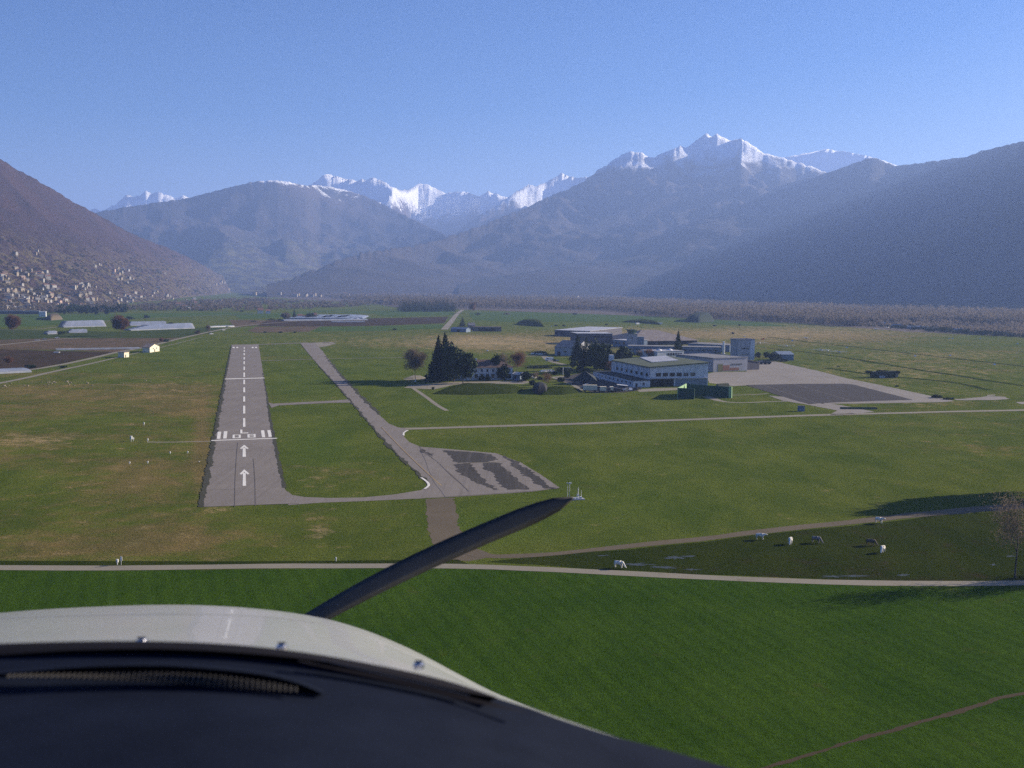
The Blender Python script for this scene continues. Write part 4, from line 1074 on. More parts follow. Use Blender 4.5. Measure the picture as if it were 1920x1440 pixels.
mb = MB(); mb.prism([(L * .30, 22), (L * .78, 22), (L * .98, 56), (L * .50, 56)], [11.4 + .2, 12.45 + .2, 12.9 + .2, 11.9 + .2], [12.1, 13.05, 13.5, 12.5]); link('skylight', mb.mesh('skylight', m_lroof), e)
mb = MB(); mb.box(-1.6, 0.8, 55.5, 58.5, 10.4, 14.2); link('chimney', mb.mesh('chimney', m_white), e)
e, L = block('hangar_annexe', 'low white annexe with dark flat roof along the big hangar', 'annexe', (1187, 726.5), (1218.3, 726), 66, 3.7, m_white, m_droof, over=0.25)
window(e, L * 0.62, 1.9, 1.5, 1.4); door(e, L * .2, 1.1, 2.2)
for i in range(9):
    window(e, 4 + i * 6.6, 2.1, 2.3, 1.3, side='left')
e, L = block('mural_hangar', 'grey hangar with flat roof, window strip and a red mural', 'hangar', (1337, 697.5), (1401, 695), 40, [8.8, 8.8, 8.8, 8.8], m_grey, m_groof2, over=0.3, parapet=0.3)
for i in range(5): window(e, L * (0.56 + i * 0.062), 4.6, L * 0.052, 1.3)
mb = MB(); mb.box(L * .28, L * .47, -.08, -.005, .6, 4.2); link('mural', mb.mesh('mural', m_brick), e)
mb = MB(); mb.box(L * .13, L * .275, -.08, -.005, .3, 5.0); link('mural', mb.mesh('mural', m_mural), e)
mb = MB(); mb.box(L * .48, L * .75, -.08, -.005, .5, 2.4); link('mural', mb.mesh('mural', m_brick), e)
e, L = block('arched_workshop', 'low brown-roofed workshop between the green roof and the grey mural hangar', 'workshop', (1290, 692), (1338, 697), 42, 5.2, m_dgrey, m_broof, roof='gable', ridge_h=3.2)
door(e, L * .5, L * .7, 3.6)
e, L = block('tower_block', 'tall plain grey block with one dark window strip', 'building', (1383, 675.5), (1414, 675), 11, 15.5, m_grey, m_groof2, over=0.15, parapet=0.5)
for i in range(6): window(e, L * (0.24 + i * 0.083), 9.0, L * 0.072, 1.3)
for i in range(4): window(e, L * (0.26 + i * 0.1), 4.6, L * 0.08, 0.7, frame=m_grey)
mb = MB(); mb.box(L * .74, L, -.3, -.004, 0, 15.2); link('corner_pier', mb.mesh('corner_pier', m_white), e)
e, L = block('white_workshop', 'pale workshop with dark glazed front behind the green roof', 'workshop', (1232, 673), (1282, 671.5), 22, 5.6, m_white, m_grey, over=0.2)
for i in range(6): window(e, L * (0.42 + i * 0.095), 3.4, L * 0.08, 2.2, frame=m_grey)
for x in (.32, .72):
    mb = MB(); mb.ball((L * x, 9, 5.9), 2.4, 2.4, 1.3); link('roof_dome', mb.mesh('roof_dome', m_metal, smooth=True), e)
e, L = block('long_office', 'long low bluish building with a row of windows below the brown roof', 'building', (1178, 664), (1352, 667), 16, 6.6, m_bluew, m_groof2, over=0.3)
for i in range(15): window(e, L * (0.04 + i * 0.064), 4.2, 4.2, 1.3, frame=m_grey)
e, L = block('long_shed', 'second long flat-roofed building left of the white mast', 'building', (1290, 656), (1368, 660), 24, 5.6, m_bluew, m_groof2, over=0.3)
for i in range(7): window(e, L * (0.1 + i * 0.13), 3.6, 4.0, 1.2, frame=m_grey)
e, L = block('brown_hangar', 'long hangar under a wide brown hipped roof', 'hangar', (1184, 647.5), (1307, 645.5), 58, 3.9, m_dgrey, m_broof, roof='hip', ridge_h=9.5, over=1.6)
for x, w in ((.24, .20), (.47, .16), (.85, .20)): door(e, L * x, L * w, 3.6)  # near-black slabs painted as the shade in the open bays
# control tower
p = G(1184, 652)
t = empty('control_tower', p, 0, 'control tower with dark green glazed cab above a pale shaft', 'control tower')
mb = MB(); mb.box(-4.2, 4.8, -3.5, 3.5, 0, 12.6); link('wall', mb.mesh('wall', m_grey), t)
mb = MB(); mb.prism([(-5.2, -4.2), (5.4, -4.2), (5.4, 4.2), (-5.2, 4.2)], 12.604, 13.0); link('balcony', mb.mesh('balcony', m_grey), t)
cabg = mat('green_cab_glass', (0.03, 0.085, 0.075), (0.02, 0.055, 0.05), 0.6, rough=0.2, spec=0.6)
mb = MB(); n = 8
vs_ = [(3.6 * math.cos(2 * math.pi * i / n + .39), 3.6 * math.sin(2 * math.pi * i / n + .39), 13.004) for i in range(n)] + [(5.0 * math.cos(2 * math.pi * i / n + .39), 5.0 * math.sin(2 * math.pi * i / n + .39), 16.2) for i in range(n)]
mb.add(vs_, [(i, (i + 1) % n, n + (i + 1) % n, n + i) for i in range(n)] + [tuple(range(n, 2 * n))]); link('cab', mb.mesh('cab', cabg), t)
mb = MB(); mb.prism([(5.5 * math.cos(2 * math.pi * i / n + .39), 5.5 * math.sin(2 * math.pi * i / n + .39)) for i in range(n)], 16.204, 16.9); link('roof', mb.mesh('roof', m_groof), t)
mb = MB(); mb.box(-.7, .7, -3.6, -3.5, 8.4, 9.8); link('window', mb.mesh('window', m_glass), t)
mb = MB(); mb.tube((0, 0, 16.9), (0, 0, 20.5), .07, .04, 5); link('antenna', mb.mesh('antenna', m_metal), t)
mb = MB(); mb.box(4.8, 11, -2.6, 3.2, 0, 10.2); link('side_wing', mb.mesh('side_wing', m_bluew), t)
e, L = block('office_block', 'dark brown office block with flat pale roof left of the tower', 'office block', (1083, 645), (1148, 645), 30, 10.0, m_dgrey, m_lroof, over=0.4)
for r_ in range(2):
    for i in range(9): window(e, L * (0.07 + i * 0.107), 2.6 + r_ * 4.2, 2.6, 1.8, frame=m_wood)
e, L = block('far_hangar', 'hangar with pale bluish flat roof behind the brown office block', 'hangar', (1106, 632), (1166, 627), 44, [6.4, 7.8, 7.8, 6.4], m_dgrey, m_lroof, over=0.6)
for i in range(5): window(e, L * (0.15 + i * 0.17), 3.6, 5.0, 1.6)
e, L = block('low_wing', 'low wing with pale roof between office block and tower', 'building', (1149, 649), (1176, 651), 26, 6.0, m_bluew, m_lroof, over=0.3)
for i in range(3): window(e, L * (0.2 + i * 0.28), 3.4, 2.6, 2.6)
e, L = block('gabled_hangar', 'pale grey gabled hangar left of the cedars', 'hangar', (1040, 666), (1080, 668), 26, 6.6, m_grey, m_groof2, roof='gable', ridge_h=5.0)
window(e, L * .5, 3.2, 3.0, 1.4); door(e, L * .2, 3, 3)
e, L = block('ochre_terrace', 'thin low ochre-edged roof in front of the brown office block', 'building', (1092, 653), (1146, 653), 8, 3.4, m_dgrey, mat('mossy_roof', (0.20, 0.18, 0.06), (0.10, 0.10, 0.05), 0.5))
door(e, L * .5, L * .8, 2.2)
e, L = block('bluish_hangar', 'small blue-grey hangar right of the apron hedge', 'hangar', (1461, 676), (1488, 676), 16, 4.6, m_bluew, m_bluew, roof='gable', ridge_h=2.0)
door(e, L * .65, 3, 2.8, mt=m_door)
# villa
e, L = block('villa', 'two-storey villa with brown tiled roof and arched windows behind the conifers', 'villa', (866, 713), (961, 712), 14, 7.4, m_white, m_troof, roof='hip', ridge_h=4.2, over=0.9)
for i in range(9):
    window(e, L * (0.06 + i * 0.11), 5.6, 1.3, 1.9, frame=m_white)
    window(e, L * (0.06 + i * 0.11), 2.3, 2.2, 2.9, frame=m_white)
mb = MB(); mb.box(L * .3, L * .3 + 1, 6, 7, 9.5, 12.4); link('chimney', mb.mesh('chimney', m_white), e)
e, L = block('villa_wing', 'narrow bluish wing at the left end of the villa', 'building', (848, 714), (866, 713.5), 9, 5.4, m_bluew, m_troof, over=0.3)
for i in range(2): window(e, L * (0.3 + i * 0.4), 2.4, 1.6, 2.4)
e, L = block('garden_shed', 'small pale blue shed beside the round dark bush', 'shed', (961, 712), (975, 713), 5, 3.2, m_bluew, m_lroof, roof='gable', ridge_h=1.2)
door(e, L * .4, 1.3, 2.2)
# black hipped house
e, L = block('black_roofed_house', 'low house under a steep black hipped roof by the car park', 'house', (1074, 721), (1117, 722), 14, 2.3, m_dgrey, m_droof, roof='hip', ridge_h=5.0, over=0.8)
door(e, L * .5, 1.4, 2.0); window(e, L * .2, 1.3, 1.6, 1.0); window(e, L * .8, 1.3, 1.6, 1.0)
# earth-covered store and embankment
def mound(name, label, pts, h, mt, inset=0.35, cat='earth bank', seed=0):
    W = [G(*q) for q in pts]
    c = sum(W, Vector()) / len(W)
    e = empty(name, c, 0, label, cat)
    mb = MB(); n = 40
    P = []
    for k in range(n):
        u = k / n * len(W); a, b = W[int(u) % len(W)], W[(int(u) + 1) % len(W)]
        P.append(a.lerp(b, u - int(u)) - c)
    rings = [(1.0, 0.0), (0.93, 0.25), (0.8, 0.62), (0.6, 0.9), (0.35, 1.0)]
    for s, z in rings:
        mb.v += [(q.x * s, q.y * s, z * h * (1 + 0.12 * noise.noise(q * 0.1 + Vector((seed, 0, z))))) for q in P]
    mb.v.append((0, 0, h * 1.02))
    for r_ in range(len(rings) - 1):
        for k in range(n): mb.f.append((r_ * n + k, r_ * n + (k + 1) % n, (r_ + 1) * n + (k + 1) % n, (r_ + 1) * n + k))
    b_ = (len(rings) - 1) * n
    for k in range(n): mb.f.append((b_ + k, b_ + (k + 1) % n, len(mb.v) - 1))
    mb.m = [0] * len(mb.f)
    link('surface', mb.mesh(name, mt, smooth=True), e)
    return e
mound('earth_bank', 'long low grass bank in front of the villa', [(808, 739), (880, 741), (960, 738), (985, 733), (975, 726), (930, 722), (860, 722), (838, 727)], 2.3, MATS['pasture_grass'])
mound('earth_bank', 'brown grass bank running right from the dark shelter', [(1012, 741), (1060, 740), (1095, 735), (1080, 731), (1040, 729), (1015, 731)], 2.2, MATS['pasture_grass'], seed=4)
mound('dark_shelter', 'dark tent-like mound shelter on the grass', [(997, 732), (1006, 740), (1026, 740), (1028, 732), (1012, 727)], 4.4, m_black, cat='shelter', seed=2)
mound('bunker', 'dark overgrown bunker at the edge of the bare wood', [(1283, 604), (1310, 605), (1340, 603), (1335, 598), (1300, 598)], 14, fol_hedge, cat='bunker', seed=6)
mound('earth_bank', 'dark scrubby mound in the far green field', [(968, 607), (990, 611), (1020, 613), (1022, 608), (1000, 604)], 7, MATS['pasture_grass'], seed=7)
mound('earth_bank', 'pale rubble mound left of the far bunker', [(1165, 604), (1200, 606), (1240, 609), (1235, 604), (1200, 600)], 4, MATS['pasture_grass'], seed=8)
mound('earth_bank', 'brown heap of earth on the village meadow', [(83, 600), (95, 601), (118, 599), (112, 594), (92, 595)], 7, MATS['dirt_track'], seed=9)
mound('sand_mound', 'pale triangular roof of sand on the drive by the round tree', [(757, 710), (775, 711), (800, 709), (790, 705), (774, 704)], 0.7, MATS['gravel_track'], cat='mound', seed=3)

# green blast walls
def wall_between(name, label, a, b, h, th, mt, cap=None, cat='wall', posts=0):
    A, B = G(*a), G(*b); d = B - A; L = d.length
    e = empty(name, A, math.atan2(d.y, d.x), label, cat)
    n = max(1, int(L / 3.0)); w = L / n
    mb = MB(); mb.box(0, w - 0.06, 0, th, 0, h); pm = mb.mesh('panel', mt)
    for i in range(n): link('panel', pm, e, (i * w, 0, 0))
    if cap:
        mb = MB(); mb.box(L, L + 1.6, -0.1, th + .1, 0, h * 1.02); link('end_cap', mb.mesh('end_cap', cap), e)
    return e
wall_between('blast_wall', 'short dark green sheet wall standing nearest the road', (1271, 747), (1302, 748.5), 5.3, 0.5, m_gwall)
wall_between('blast_wall', 'side of the green wall pen running back to the left', (1271.5, 747), (1287, 738), 5.3, 0.5, m_gsunlit)
wall_between('blast_wall', 'long dark green sheet wall with an end coloured as sunlit by the road', (1287, 740), (1366, 746), 5.6, 0.6, m_gwall, m_gsunlit)
wall_between('mesh_fence', 'low grey-green mesh fence beside the dark apron', (1575, 767), (1645, 767.5), 1.0, 0.12, mat('fence_green', (0.13, 0.15, 0.09), (0.08, 0.10, 0.055), 1.5), cat='fence')
e = empty('utility_cabinet', G(1502, 771), 0, 'small dark blue cabinet on the grass by the road junction', 'cabinet')
mb = MB(); mb.box(-1.4, 1.4, -.8, .8, 0, 2.4); link('body', mb.mesh('body', m_bluew), e); mb = MB(); mb.box(-1.5, 1.5, -.9, .9, 2.404, 2.55); link('lid', mb.mesh('lid', m_dgrey), e)
e = empty('small_tent', G(1355, 727.5), 0.5, 'small dark pitched tent behind the green wall', 'tent')
mb = MB(); mb.add([(-4, -2.2, 0), (4, -2.2, 0), (4, 2.2, 0), (-4, 2.2, 0), (-4, 0, 2.6), (4, 0, 2.6)], [(0, 1, 5, 4), (2, 3, 4, 5), (0, 4, 3), (1, 2, 5)]); link('canvas', mb.mesh('canvas', m_camo), e)
# white mast and others
def mast(name, label, px, yb, yt, r, mt, cat='mast', n=8):
    p, h = hpx(px, yb, yt)
    e = empty(name, p, 0, label, cat)
    mb = MB(); mb.tube((0, 0, 0), (0, 0, h), r, r * 0.9, n); link('shaft', mb.mesh('shaft', mt, smooth=False), e)
    mb = MB(); mb.box(-r * 1.6, r * 1.6, -r * 1.6, r * 1.6, 0, .25); link('foot', mb.mesh('foot', m_grey), e)
    return e, h
mast('white_chimney', 'bright white upright stack between the office and the tall block', 1356.5, 664, 640, 1.1, m_metal, 'chimney')
e, h = mast('flagpole', 'white pole with cross arm on the lawn by the hedge', 1055.5, 703, 688, 0.18, m_metal, 'pole')
mb = MB(); mb.box(0, 4.4, -.1, .1, h - .5, h - .25); link('arm', mb.mesh('arm', m_metal), e)
mast('sign_post', 'small white post on the drive under the round bare tree', 779, 716, 711, 0.35, m_metal, 'post')
# windsock
e, h = mast('windsock', 'orange windsock on its pole in the far dry grass', 1433, 643, 634, 0.12, m_metal, 'windsock')
mb = MB(); mb.tube((0.1, 0, h - .6), (-3.6, 0.4, h - 1.2), .75, .35, 8); link('sock', mb.mesh('sock', mat('orange_cloth', (0.75, 0.14, 0.05), (0.6, 0.10, 0.04), 1.0)), e)

# ------------------------------------------------------------------ vehicles
tyre = mat('tyre', (0.02, 0.02, 0.02), None, 2.0)
def make_car(paint, kind='car'):
    L, W, H = (4.2, 1.7, 1.45) if kind == 'car' else (6.0, 2.2, 2.6)
    e = empty('car' if kind == 'car' else 'van', (0, 0, 0))
    mb = MB()
    if kind == 'car':
        prof = [(-2.1, .35), (-2.1, .85), (-1.2, .95), (-.6, 1.4), (.9, 1.42), (1.6, .98), (2.1, .9), (2.1, .35)]
    else:
        prof = [(-3, .4), (-3, 1.3), (-2.5, 1.6), (-2.1, 2.5), (3, 2.6), (3, .4)]
    n = len(prof)
    mb.add([(x, -W / 2, z) for x, z in prof] + [(x, W / 2, z) for x, z in prof], [tuple(range(n)), tuple(range(n, 2 * n))[::-1]] + [(i, n + i, n + (i + 1) % n, (i + 1) % n) for i in range(n)])
    link('body', mb.mesh('body', paint), e)
    mb = MB()
    if kind == 'car': mb.box(-.75, 1.2, -W / 2 - .012, W / 2 + .012, .98, 1.32)
    else: mb.box(-2.3, -1.4, -W / 2 - .012, W / 2 + .012, 1.5, 2.2)
    link('side_glass', mb.mesh('side_glass', m_glass), e)
    wm_ = MB(); wm_.tube((0, -.12, 0), (0, .12, 0), .33, .33, 10); wme = wm_.mesh('wheel', tyre)
    for x in (-L * .3, L * .3):
        for y in (-W / 2, W / 2): link('wheel', wme, e, (x, y, .33))
    return e
paints = {'white': (0.75, 0.75, 0.74), 'dark': (0.03, 0.03, 0.035), 'silver': (0.42, 0.43, 0.45), 'red': (0.35, 0.05, 0.04), 'blue': (0.06, 0.09, 0.20)}
protos = {}
cars = [(1095, 729, 0.1, 'dark', 'car', 'dark car parked left of the white lorries'), (1100, 724, .2, 'silver', 'car', 'silver car behind the long white lorry'), (1112, 723, .2, 'dark', 'car', 'dark car behind the long white lorry'),
        (1155, 734, .1, 'dark', 'car', 'dark car between white lorry and awning'), (1163, 733.5, 1.5, 'dark', 'car', 'dark car under the white awning'), (1173, 733.5, .3, 'silver', 'car', 'silver car beside the awning'), (1182, 732.5, 1.4, 'white', 'car', 'white car in front of the annexe'), (1190, 732, 1.4, 'dark', 'car', 'dark car right of the white one by the annexe'), (1196, 730.5, .4, 'dark', 'car', 'last dark car of the row at the annexe corner'),
        (1018, 698, .4, 'white', 'car', 'white car left in the row behind the small bare tree'), (1023, 698, .4, 'white', 'car', 'second white car in the row behind the small bare tree'), (1028, 697.5, .4, 'silver', 'car', 'silver car in the row behind the small bare tree'), (1034, 697.5, .4, 'white', 'car', 'white car at the right end of that row'),
        (994, 708, 1, 'white', 'car', 'white car by the dark garden frame'), (1002, 710, 1, 'white', 'car', 'second white car by the dark garden frame'), (1030, 676.5, .1, 'white', 'van', 'white jeep parked on the grass track'), (1043, 678, .2, 'silver', 'car', 'silver car beside the dark bush on the track'),
        (1000, 665, .1, 'white', 'car', 'white car in the shade left of the gabled hangar'), (1008, 665.5, .1, 'silver', 'car', 'silver car left of the gabled hangar'), (1015, 666, .1, 'white', 'car', 'white car nearest the gabled hangar'), (1022, 666, .1, 'dark', 'car', 'dark car beside the gabled hangar'),
        (1118, 714, .5, 'silver', 'car', 'silver car on the right of the black roof'), (1122, 706, .2, 'silver', 'car', 'silver car behind the black-roofed house'), (1131, 701, .2, 'white', 'car', 'white car at the back of the car park'), (974, 716, .3, 'dark', 'car', 'dark car in front of the garden shed'), (970, 714.5, .6, 'blue', 'car', 'blue car close to the garden shed'),
        (1308, 644, .1, 'white', 'car', 'white car at the right end of the brown roof'), (1311, 645.5, .1, 'red', 'car', 'red car at the right end of the brown roof'), (1387, 641.5, .1, 'dark', 'car', 'dark car on the grass behind the tall grey block'), (1396, 642.5, .1, 'dark', 'car', 'second dark car behind the tall grey block'),
        (70, 639, .3, 'white', 'car', 'white car on the pale side road'), (84, 637.5, .3, 'silver', 'car', 'silver car on the pale side road'), (107, 635, .3, 'white', 'car', 'white car at the end of the side road'), (419, 620, .6, 'white', 'car', 'white car on the straight farm road'), (396, 627.5, .6, 'white', 'car', 'white car near the thin bare tree'), (429, 613, .6, 'white', 'car', 'white car beside the stubble strip')]
for px, py, rz, pt, kd, lb in cars:
    key = (pt, kd)
    if key not in protos:
        protos[key] = c = make_car(mat('paint_' + pt, paints[pt], tuple(q * .9 for q in paints[pt]), 1.0, rough=0.25, spec=0.5), kd)
    else:
        c = copy_tree(protos[key])
    p = G(px, py); c.location = (p.x, p.y, 0.06); c.rotation_euler.z = rz + 0.2
    if p.length > 1100: c.location.z = 0.2
    tag(c, lb, kd, 'parked cars')
# lorries
def lorry(label, px, py, L, H, rz, open_end=True):
    e = empty('lorry', G(px, py) + Vector((0, 0, .05)), rz, label, 'lorry', 'white lorries beside the car park')
    mb = MB(); mb.box(0, L, 0, 2.5, .9, H); link('cargo_box', mb.mesh('cargo_box', m_cream), e)
    mb = MB(); mb.box(L + .1, L + 2.1, .1, 2.4, .6, H * .8); link('cab', mb.mesh('cab', m_dgrey), e)
    wm_ = MB(); wm_.tube((0, -.15, 0), (0, .15, 0), .48, .48, 10); wme = wm_.mesh('wheel', tyre)
    for x in (1, L - 1.2, L + 1.2):
        for y in (.2, 2.3): link('wheel', wme, e, (x, y, .48))
    mb = MB(); mb.box(0, L, .3, 2.2, .62, .896); link('chassis', mb.mesh('chassis', m_black), e)
lorry('long cream-white lorry beside the dark bank', 1093.5, 735, 7.4, 3.6, .02)
lorry('shorter white lorry in the middle of the parked row', 1125, 736, 3.4, 3.0, .02)
lorry('smallest white lorry at the right of the row', 1143.5, 735.5, 1.9, 2.9, .02)
e = empty('awning', G(1159, 732), 0.1, 'sloping white awning over the parked cars', 'awning')
for x, y in ((0, 0), (5, 0), (0, 3), (5, 3)):
    mb = MB(); mb.tube((x, y, 0), (x, y, 2.9 - .1 * x), .06, .06, 5); link('post', mb.mesh('post', m_metal), e)
mb = MB(); mb.prism([(-.4, -.4), (5.4, -.4), (5.4, 3.4), (-.4, 3.4)], [2.96, 2.4, 2.4, 2.96], [3.1, 2.55, 2.55, 3.1]); link('sheet', mb.mesh('sheet', m_metal), e)
e = empty('tractor', G(1433, 683), 0.1, 'dark tractor with trailer standing on the pale apron', 'tractor')
mb = MB(); mb.box(-3, -.2, -1, 1, .8, 1.9); link('hood', mb.mesh('hood', m_dgrey), e); mb = MB(); mb.box(-.18, 1.5, -1, 1, .8, 3.0); link('cab', mb.mesh('cab', m_glass), e); mb = MB(); mb.box(1.8, 5, -1.1, 1.1, .8, 1.8); link('trailer', mb.mesh('trailer', m_camo), e)
wm_ = MB(); wm_.tube((0, -.25, 0), (0, .25, 0), .8, .8, 12); wme = wm_.mesh('wheel', tyre)
for x in (-2.4, .6, 3.4):
    for y in (-1.1, 1.1): link('wheel', wme, e, (x, y, .8))

# ------------------------------------------------------------------ light aircraft and gliders
def make_plane(glider=False):
    e = empty('glider' if glider else 'small_aeroplane', (0, 0, 0))
    mb = MB(); st = [(-3.6 if glider else -2.8, .25, 1.1), (-2.2, .5, 1.15), (0, .55, 1.2), (1.6, .4, 1.15), (4.2, .12, 1.25)]
    for a, b in zip(st, st[1:]): mb.tube((a[0], 0, a[2]), (b[0], 0, b[2]), a[1], b[1], 8)
    link('fuselage', mb.mesh('fuselage', m_metal, smooth=True), e)
    s = 8.5 if glider else 5.2; zw = 1.3 if glider else 1.75
    mb = MB(); mb.prism([(-.6, -s), (.1, -s), (.6, -.0), (.1, s), (-.6, s), (-.9, 0)], zw, zw + .14); link('wing', mb.mesh('wing', m_metal), e)
    mb = MB(); mb.box(3.6, 4.3, -1.6, 1.6, 1.3 if not glider else 2.3, 1.38 if not glider else 2.38); link('tailplane', mb.mesh('tailplane', m_metal), e)
    mb = MB(); mb.prism([(3.5, -.05), (4.4, -.05), (4.4, .05), (3.5, .05)], 1.2, [2.3, 2.5, 2.5, 2.3]); link('fin', mb.mesh('fin', m_metal), e)
    wm_ = MB(); wm_.tube((0, -.1, 0), (0, .1, 0), .28, .28, 8); wme = wm_.mesh('wheel', tyre)
    for x, y in ((-1.6, 0), (.3, -1), (.3, 1)): link('wheel', wme, e, (x, y, .28))
    mb = MB(); mb.tube((.3, -1, .3), (.3, 0, 1.1), .05, .05, 4); mb.tube((.3, 1, .3), (.3, 0, 1.1), .05, .05, 4); mb.tube((-1.6, 0, .3), (-1.6, 0, 1.1), .05, .05, 4); link('landing_gear', mb.mesh('landing_gear', m_dgrey), e)
    return e
pr = [None, None]
for k, (px, py, g_, rz, lb) in enumerate([(1475, 651, 1, .3, 'white glider alone in the dry grass right of the apron'), (1540, 658.5, 1, .4, 'white glider at the left of the group of three'), (1552, 660.5, 1, .2, 'white glider in the middle of the group of three'), (1573, 662.5, 1, .5, 'faint grey glider at the right of the group of three'),
                                       (1643, 618.5, 0, .8, 'small white aeroplane beside the far sheds'), (1664, 615.5, 0, 2.2, 'second white aeroplane closer to the far sheds'), (1404, 648, 1, .6, 'blue-grey glider behind the tall grey block'), (1425, 645.5, 1, .2, 'long pale glider with its wing towards the windsock'), (1512, 636, 0, .5, 'tiny white aeroplane far out on the dry grass')]):
    if pr[g_] is None: pr[g_] = c = make_plane(bool(g_))
    else: c = copy_tree(pr[g_])
    p = G(px, py); c.location = (p.x, p.y, 0.05); c.rotation_euler.z = rz + 1.2
    tag(c, lb, 'glider' if g_ else 'aeroplane', 'aircraft parked on the right grass')
# white field markers
mk = MB(); mk.add([(-1, -1, 0), (1, -1, 0), (1, 1, 0), (-1, 1, 0), (0, 0, 1.1)], [(0, 1, 4), (1, 2, 4), (2, 3, 4), (3, 0, 4), (3, 2, 1, 0)])
mkm = mk.mesh('runway_marker', m_metal)
for k, (px, py) in enumerate([(1485, 640), (1588, 652), (1716, 668), (1782, 667), (1865, 684), (1396, 631), (1486, 639), (1780, 635), (1786, 635), (1838, 635), (1908, 645), (1034, 612), (1170, 640), (914, 658)]):
    o = link('field_marker', mkm, None, G(px, py)); tag(o, 'small white marker cone in the airfield grass', 'marker', 'white marker cones in the grass')
# white marker and stones in the left dry grass
smk = MB(); smk.ball((0, 0, .25), .9, .6, .45, 7, 4); stm = smk.mesh('pale_stone', mat('pale_stone', (0.27, 0.23, 0.18), None, 1.0))
sr = random.Random(9)
for k in range(40):
    px = sr.choice([sr.uniform(0, 170), sr.uniform(80, 330)]); py = 720 + sr.uniform(-5, 5) - (px - 100) * 0.008
    o = link('pale_stone', stm, None, G(px, py), sr.uniform(0, 3)); tag(o, 'pale stone lying in the dry grass left of the runway', 'stone', 'pale stones in the dry grass')
    q = sr.uniform(.35, .9); o.scale = (q, q, q)

# ------------------------------------------------------------------ far sheds, farm, barn, shelters
for px0, px1, py, h_, mt_, lb in ((1558, 1572, 606, 3.5, m_lroof, 'white-roofed shed at the left end of the wood edge'), (1579, 1592, 608, 2.6, m_bluew, 'blue tarpaulin shed left of the open white one'), (1646, 1668, 611, 5.0, m_lroof, 'open white-roofed shed behind the two aeroplanes'), (1671, 1688, 614, 4.5, m_bluew, 'dark blue shed right of the open white-roofed one'),
                               (1702, 1740, 617, 4.2, m_bluew, 'long blue shed at the wood edge'), (1743, 1767, 619, 3.0, m_lroof, 'low pale shed right of the long blue one'), (1786, 1802, 622, 4.0, m_lroof, 'white caravan-like shed at the right end of the row')):
    e, L = block('field_shed', lb, 'shed', (px0, py), (px1, py + .6), 7, h_ * .75, m_dgrey if mt_ is m_lroof else m_bluew, mt_, roof='gable', ridge_h=h_ * .35, group='sheds along the wood edge')
    door(e, L * .5, L * .5, h_ * .55)
e, L = block('far_barn', 'dark long ruined barn beyond the firs', 'barn', (886, 621), (940, 621.5), 12, 5.2, m_stone, m_troof, over=.2); door(e, L * .5, L * .6, 3.5)
e, L = block('stone_hut', 'grey stone hut at the left end of the ruined barn', 'hut', (879, 619), (891, 619), 9, 6.0, m_stone, m_groof2, roof='gable', ridge_h=3); door(e, L * .5, 2, 3)
e, L = block('blue_shelter', 'bluish low shelter beside the white far road', 'shelter', (845, 622), (874, 623), 10, 3.6, m_bluew, m_bluew, roof='gable', ridge_h=1.8); door(e, L * .5, 4, 2.6)
e, L = block('cream_farmhouse', 'cream-walled farmhouse beside the straight farm road', 'farmhouse', (281, 661), (299, 658.5), 6, 4.0, m_cream, m_broof, roof='gable', ridge_h=2.4, ridge_dir='y'); window(e, L * .35, 2.8, 1.4, 1.4); window(e, L * .7, 2.8, 1.4, 1.4); door(e, L * .5, 1.4, 2.3)
e, L = block('white_hut', 'small white cube-shaped hut left of the cream farmhouse', 'hut', (233, 670.5), (242, 669.5), 5, 3.8, m_cream, m_broof); door(e, L * .3, 1, 2.1)
for px, py, w, h_, lb, mt_ in ((489, 588, 10, 10, 'pink-roofed white farmhouse at the left of the far pair', m_cream), (503, 588, 8, 8, 'white farmhouse at the right of the far pair', m_white), (563, 596, 9, 6, 'white house right of the pointed fir', m_cream), (573, 597, 9, 5, 'low white house between the far shrubs', m_white), (591, 597, 6, 9, 'tall cream house beside the rows of tunnels', m_cream),
                              (334, 573, 12, 7, 'white farm building on the valley floor below the village', m_white), (344, 575, 14, 4, 'low white farm shed below the village', m_white), (372, 578.5, 6, 8, 'white gabled house at the end of the long shed', m_white), (380, 582, 5, 3, 'small white hut right of the long shed', m_white), (367, 571, 5, 8, 'red-roofed house beside the long shed', m_pink)):
    p = G(px, py); w_ = w * p.length / FPX
    e, L = block('far_house', lb, 'house', (px - w / 2, py), (px + w / 2, py), 9, h_ * .6, mt_, m_rroof, roof='gable', ridge_h=h_ * .4, group='houses on the valley floor'); window(e, L * .3, h_ * .35, 1.4, 1.4); window(e, L * .7, h_ * .35, 1.4, 1.4)
e, L = block('long_shed', 'long low white-roofed shed below the village', 'shed', (345, 580), (366, 579.5), 12, 3.5, m_dgrey, m_lroof)
e, L = block('riverside_works', 'bright white works building at the end of the long wall', 'building', (73, 594), (86, 594), 14, 8, m_white, m_white, over=.2)
e, L = block('long_wall', 'long pale wall with dark foot at the far left', 'wall', (-160, 588), (74, 589), 3, 4.5, m_dgrey, m_lroof, over=.6, thick=1.2)
e, L = block('church_tower', 'pale tower rising above the far town', 'tower', (627, 535), (633.5, 535), 30, 62, m_white, m_white, over=0)
e, L = block('viaduct', 'pale road viaduct among the trees on the right', 'viaduct', (1620, 593), (1930, 594.5), 9, 9.0, m_stone, m_lroof, over=.6, thick=1.6)
# ruins near 1200,608: pale trailers
for k, (px, py) in enumerate(((1225, 606.5), (1232, 607.5), (1238, 608), (1195, 608.5))):
    o = MB(); o.box(-3, 3, -1.2, 1.2, .3, 2.6); o = link('field_trailer', o.mesh('field_trailer', m_metal), None, G(px, py), .2 * k); tag(o, 'pale trailer parked in the far green field', 'trailer', 'pale trailers in the far field')
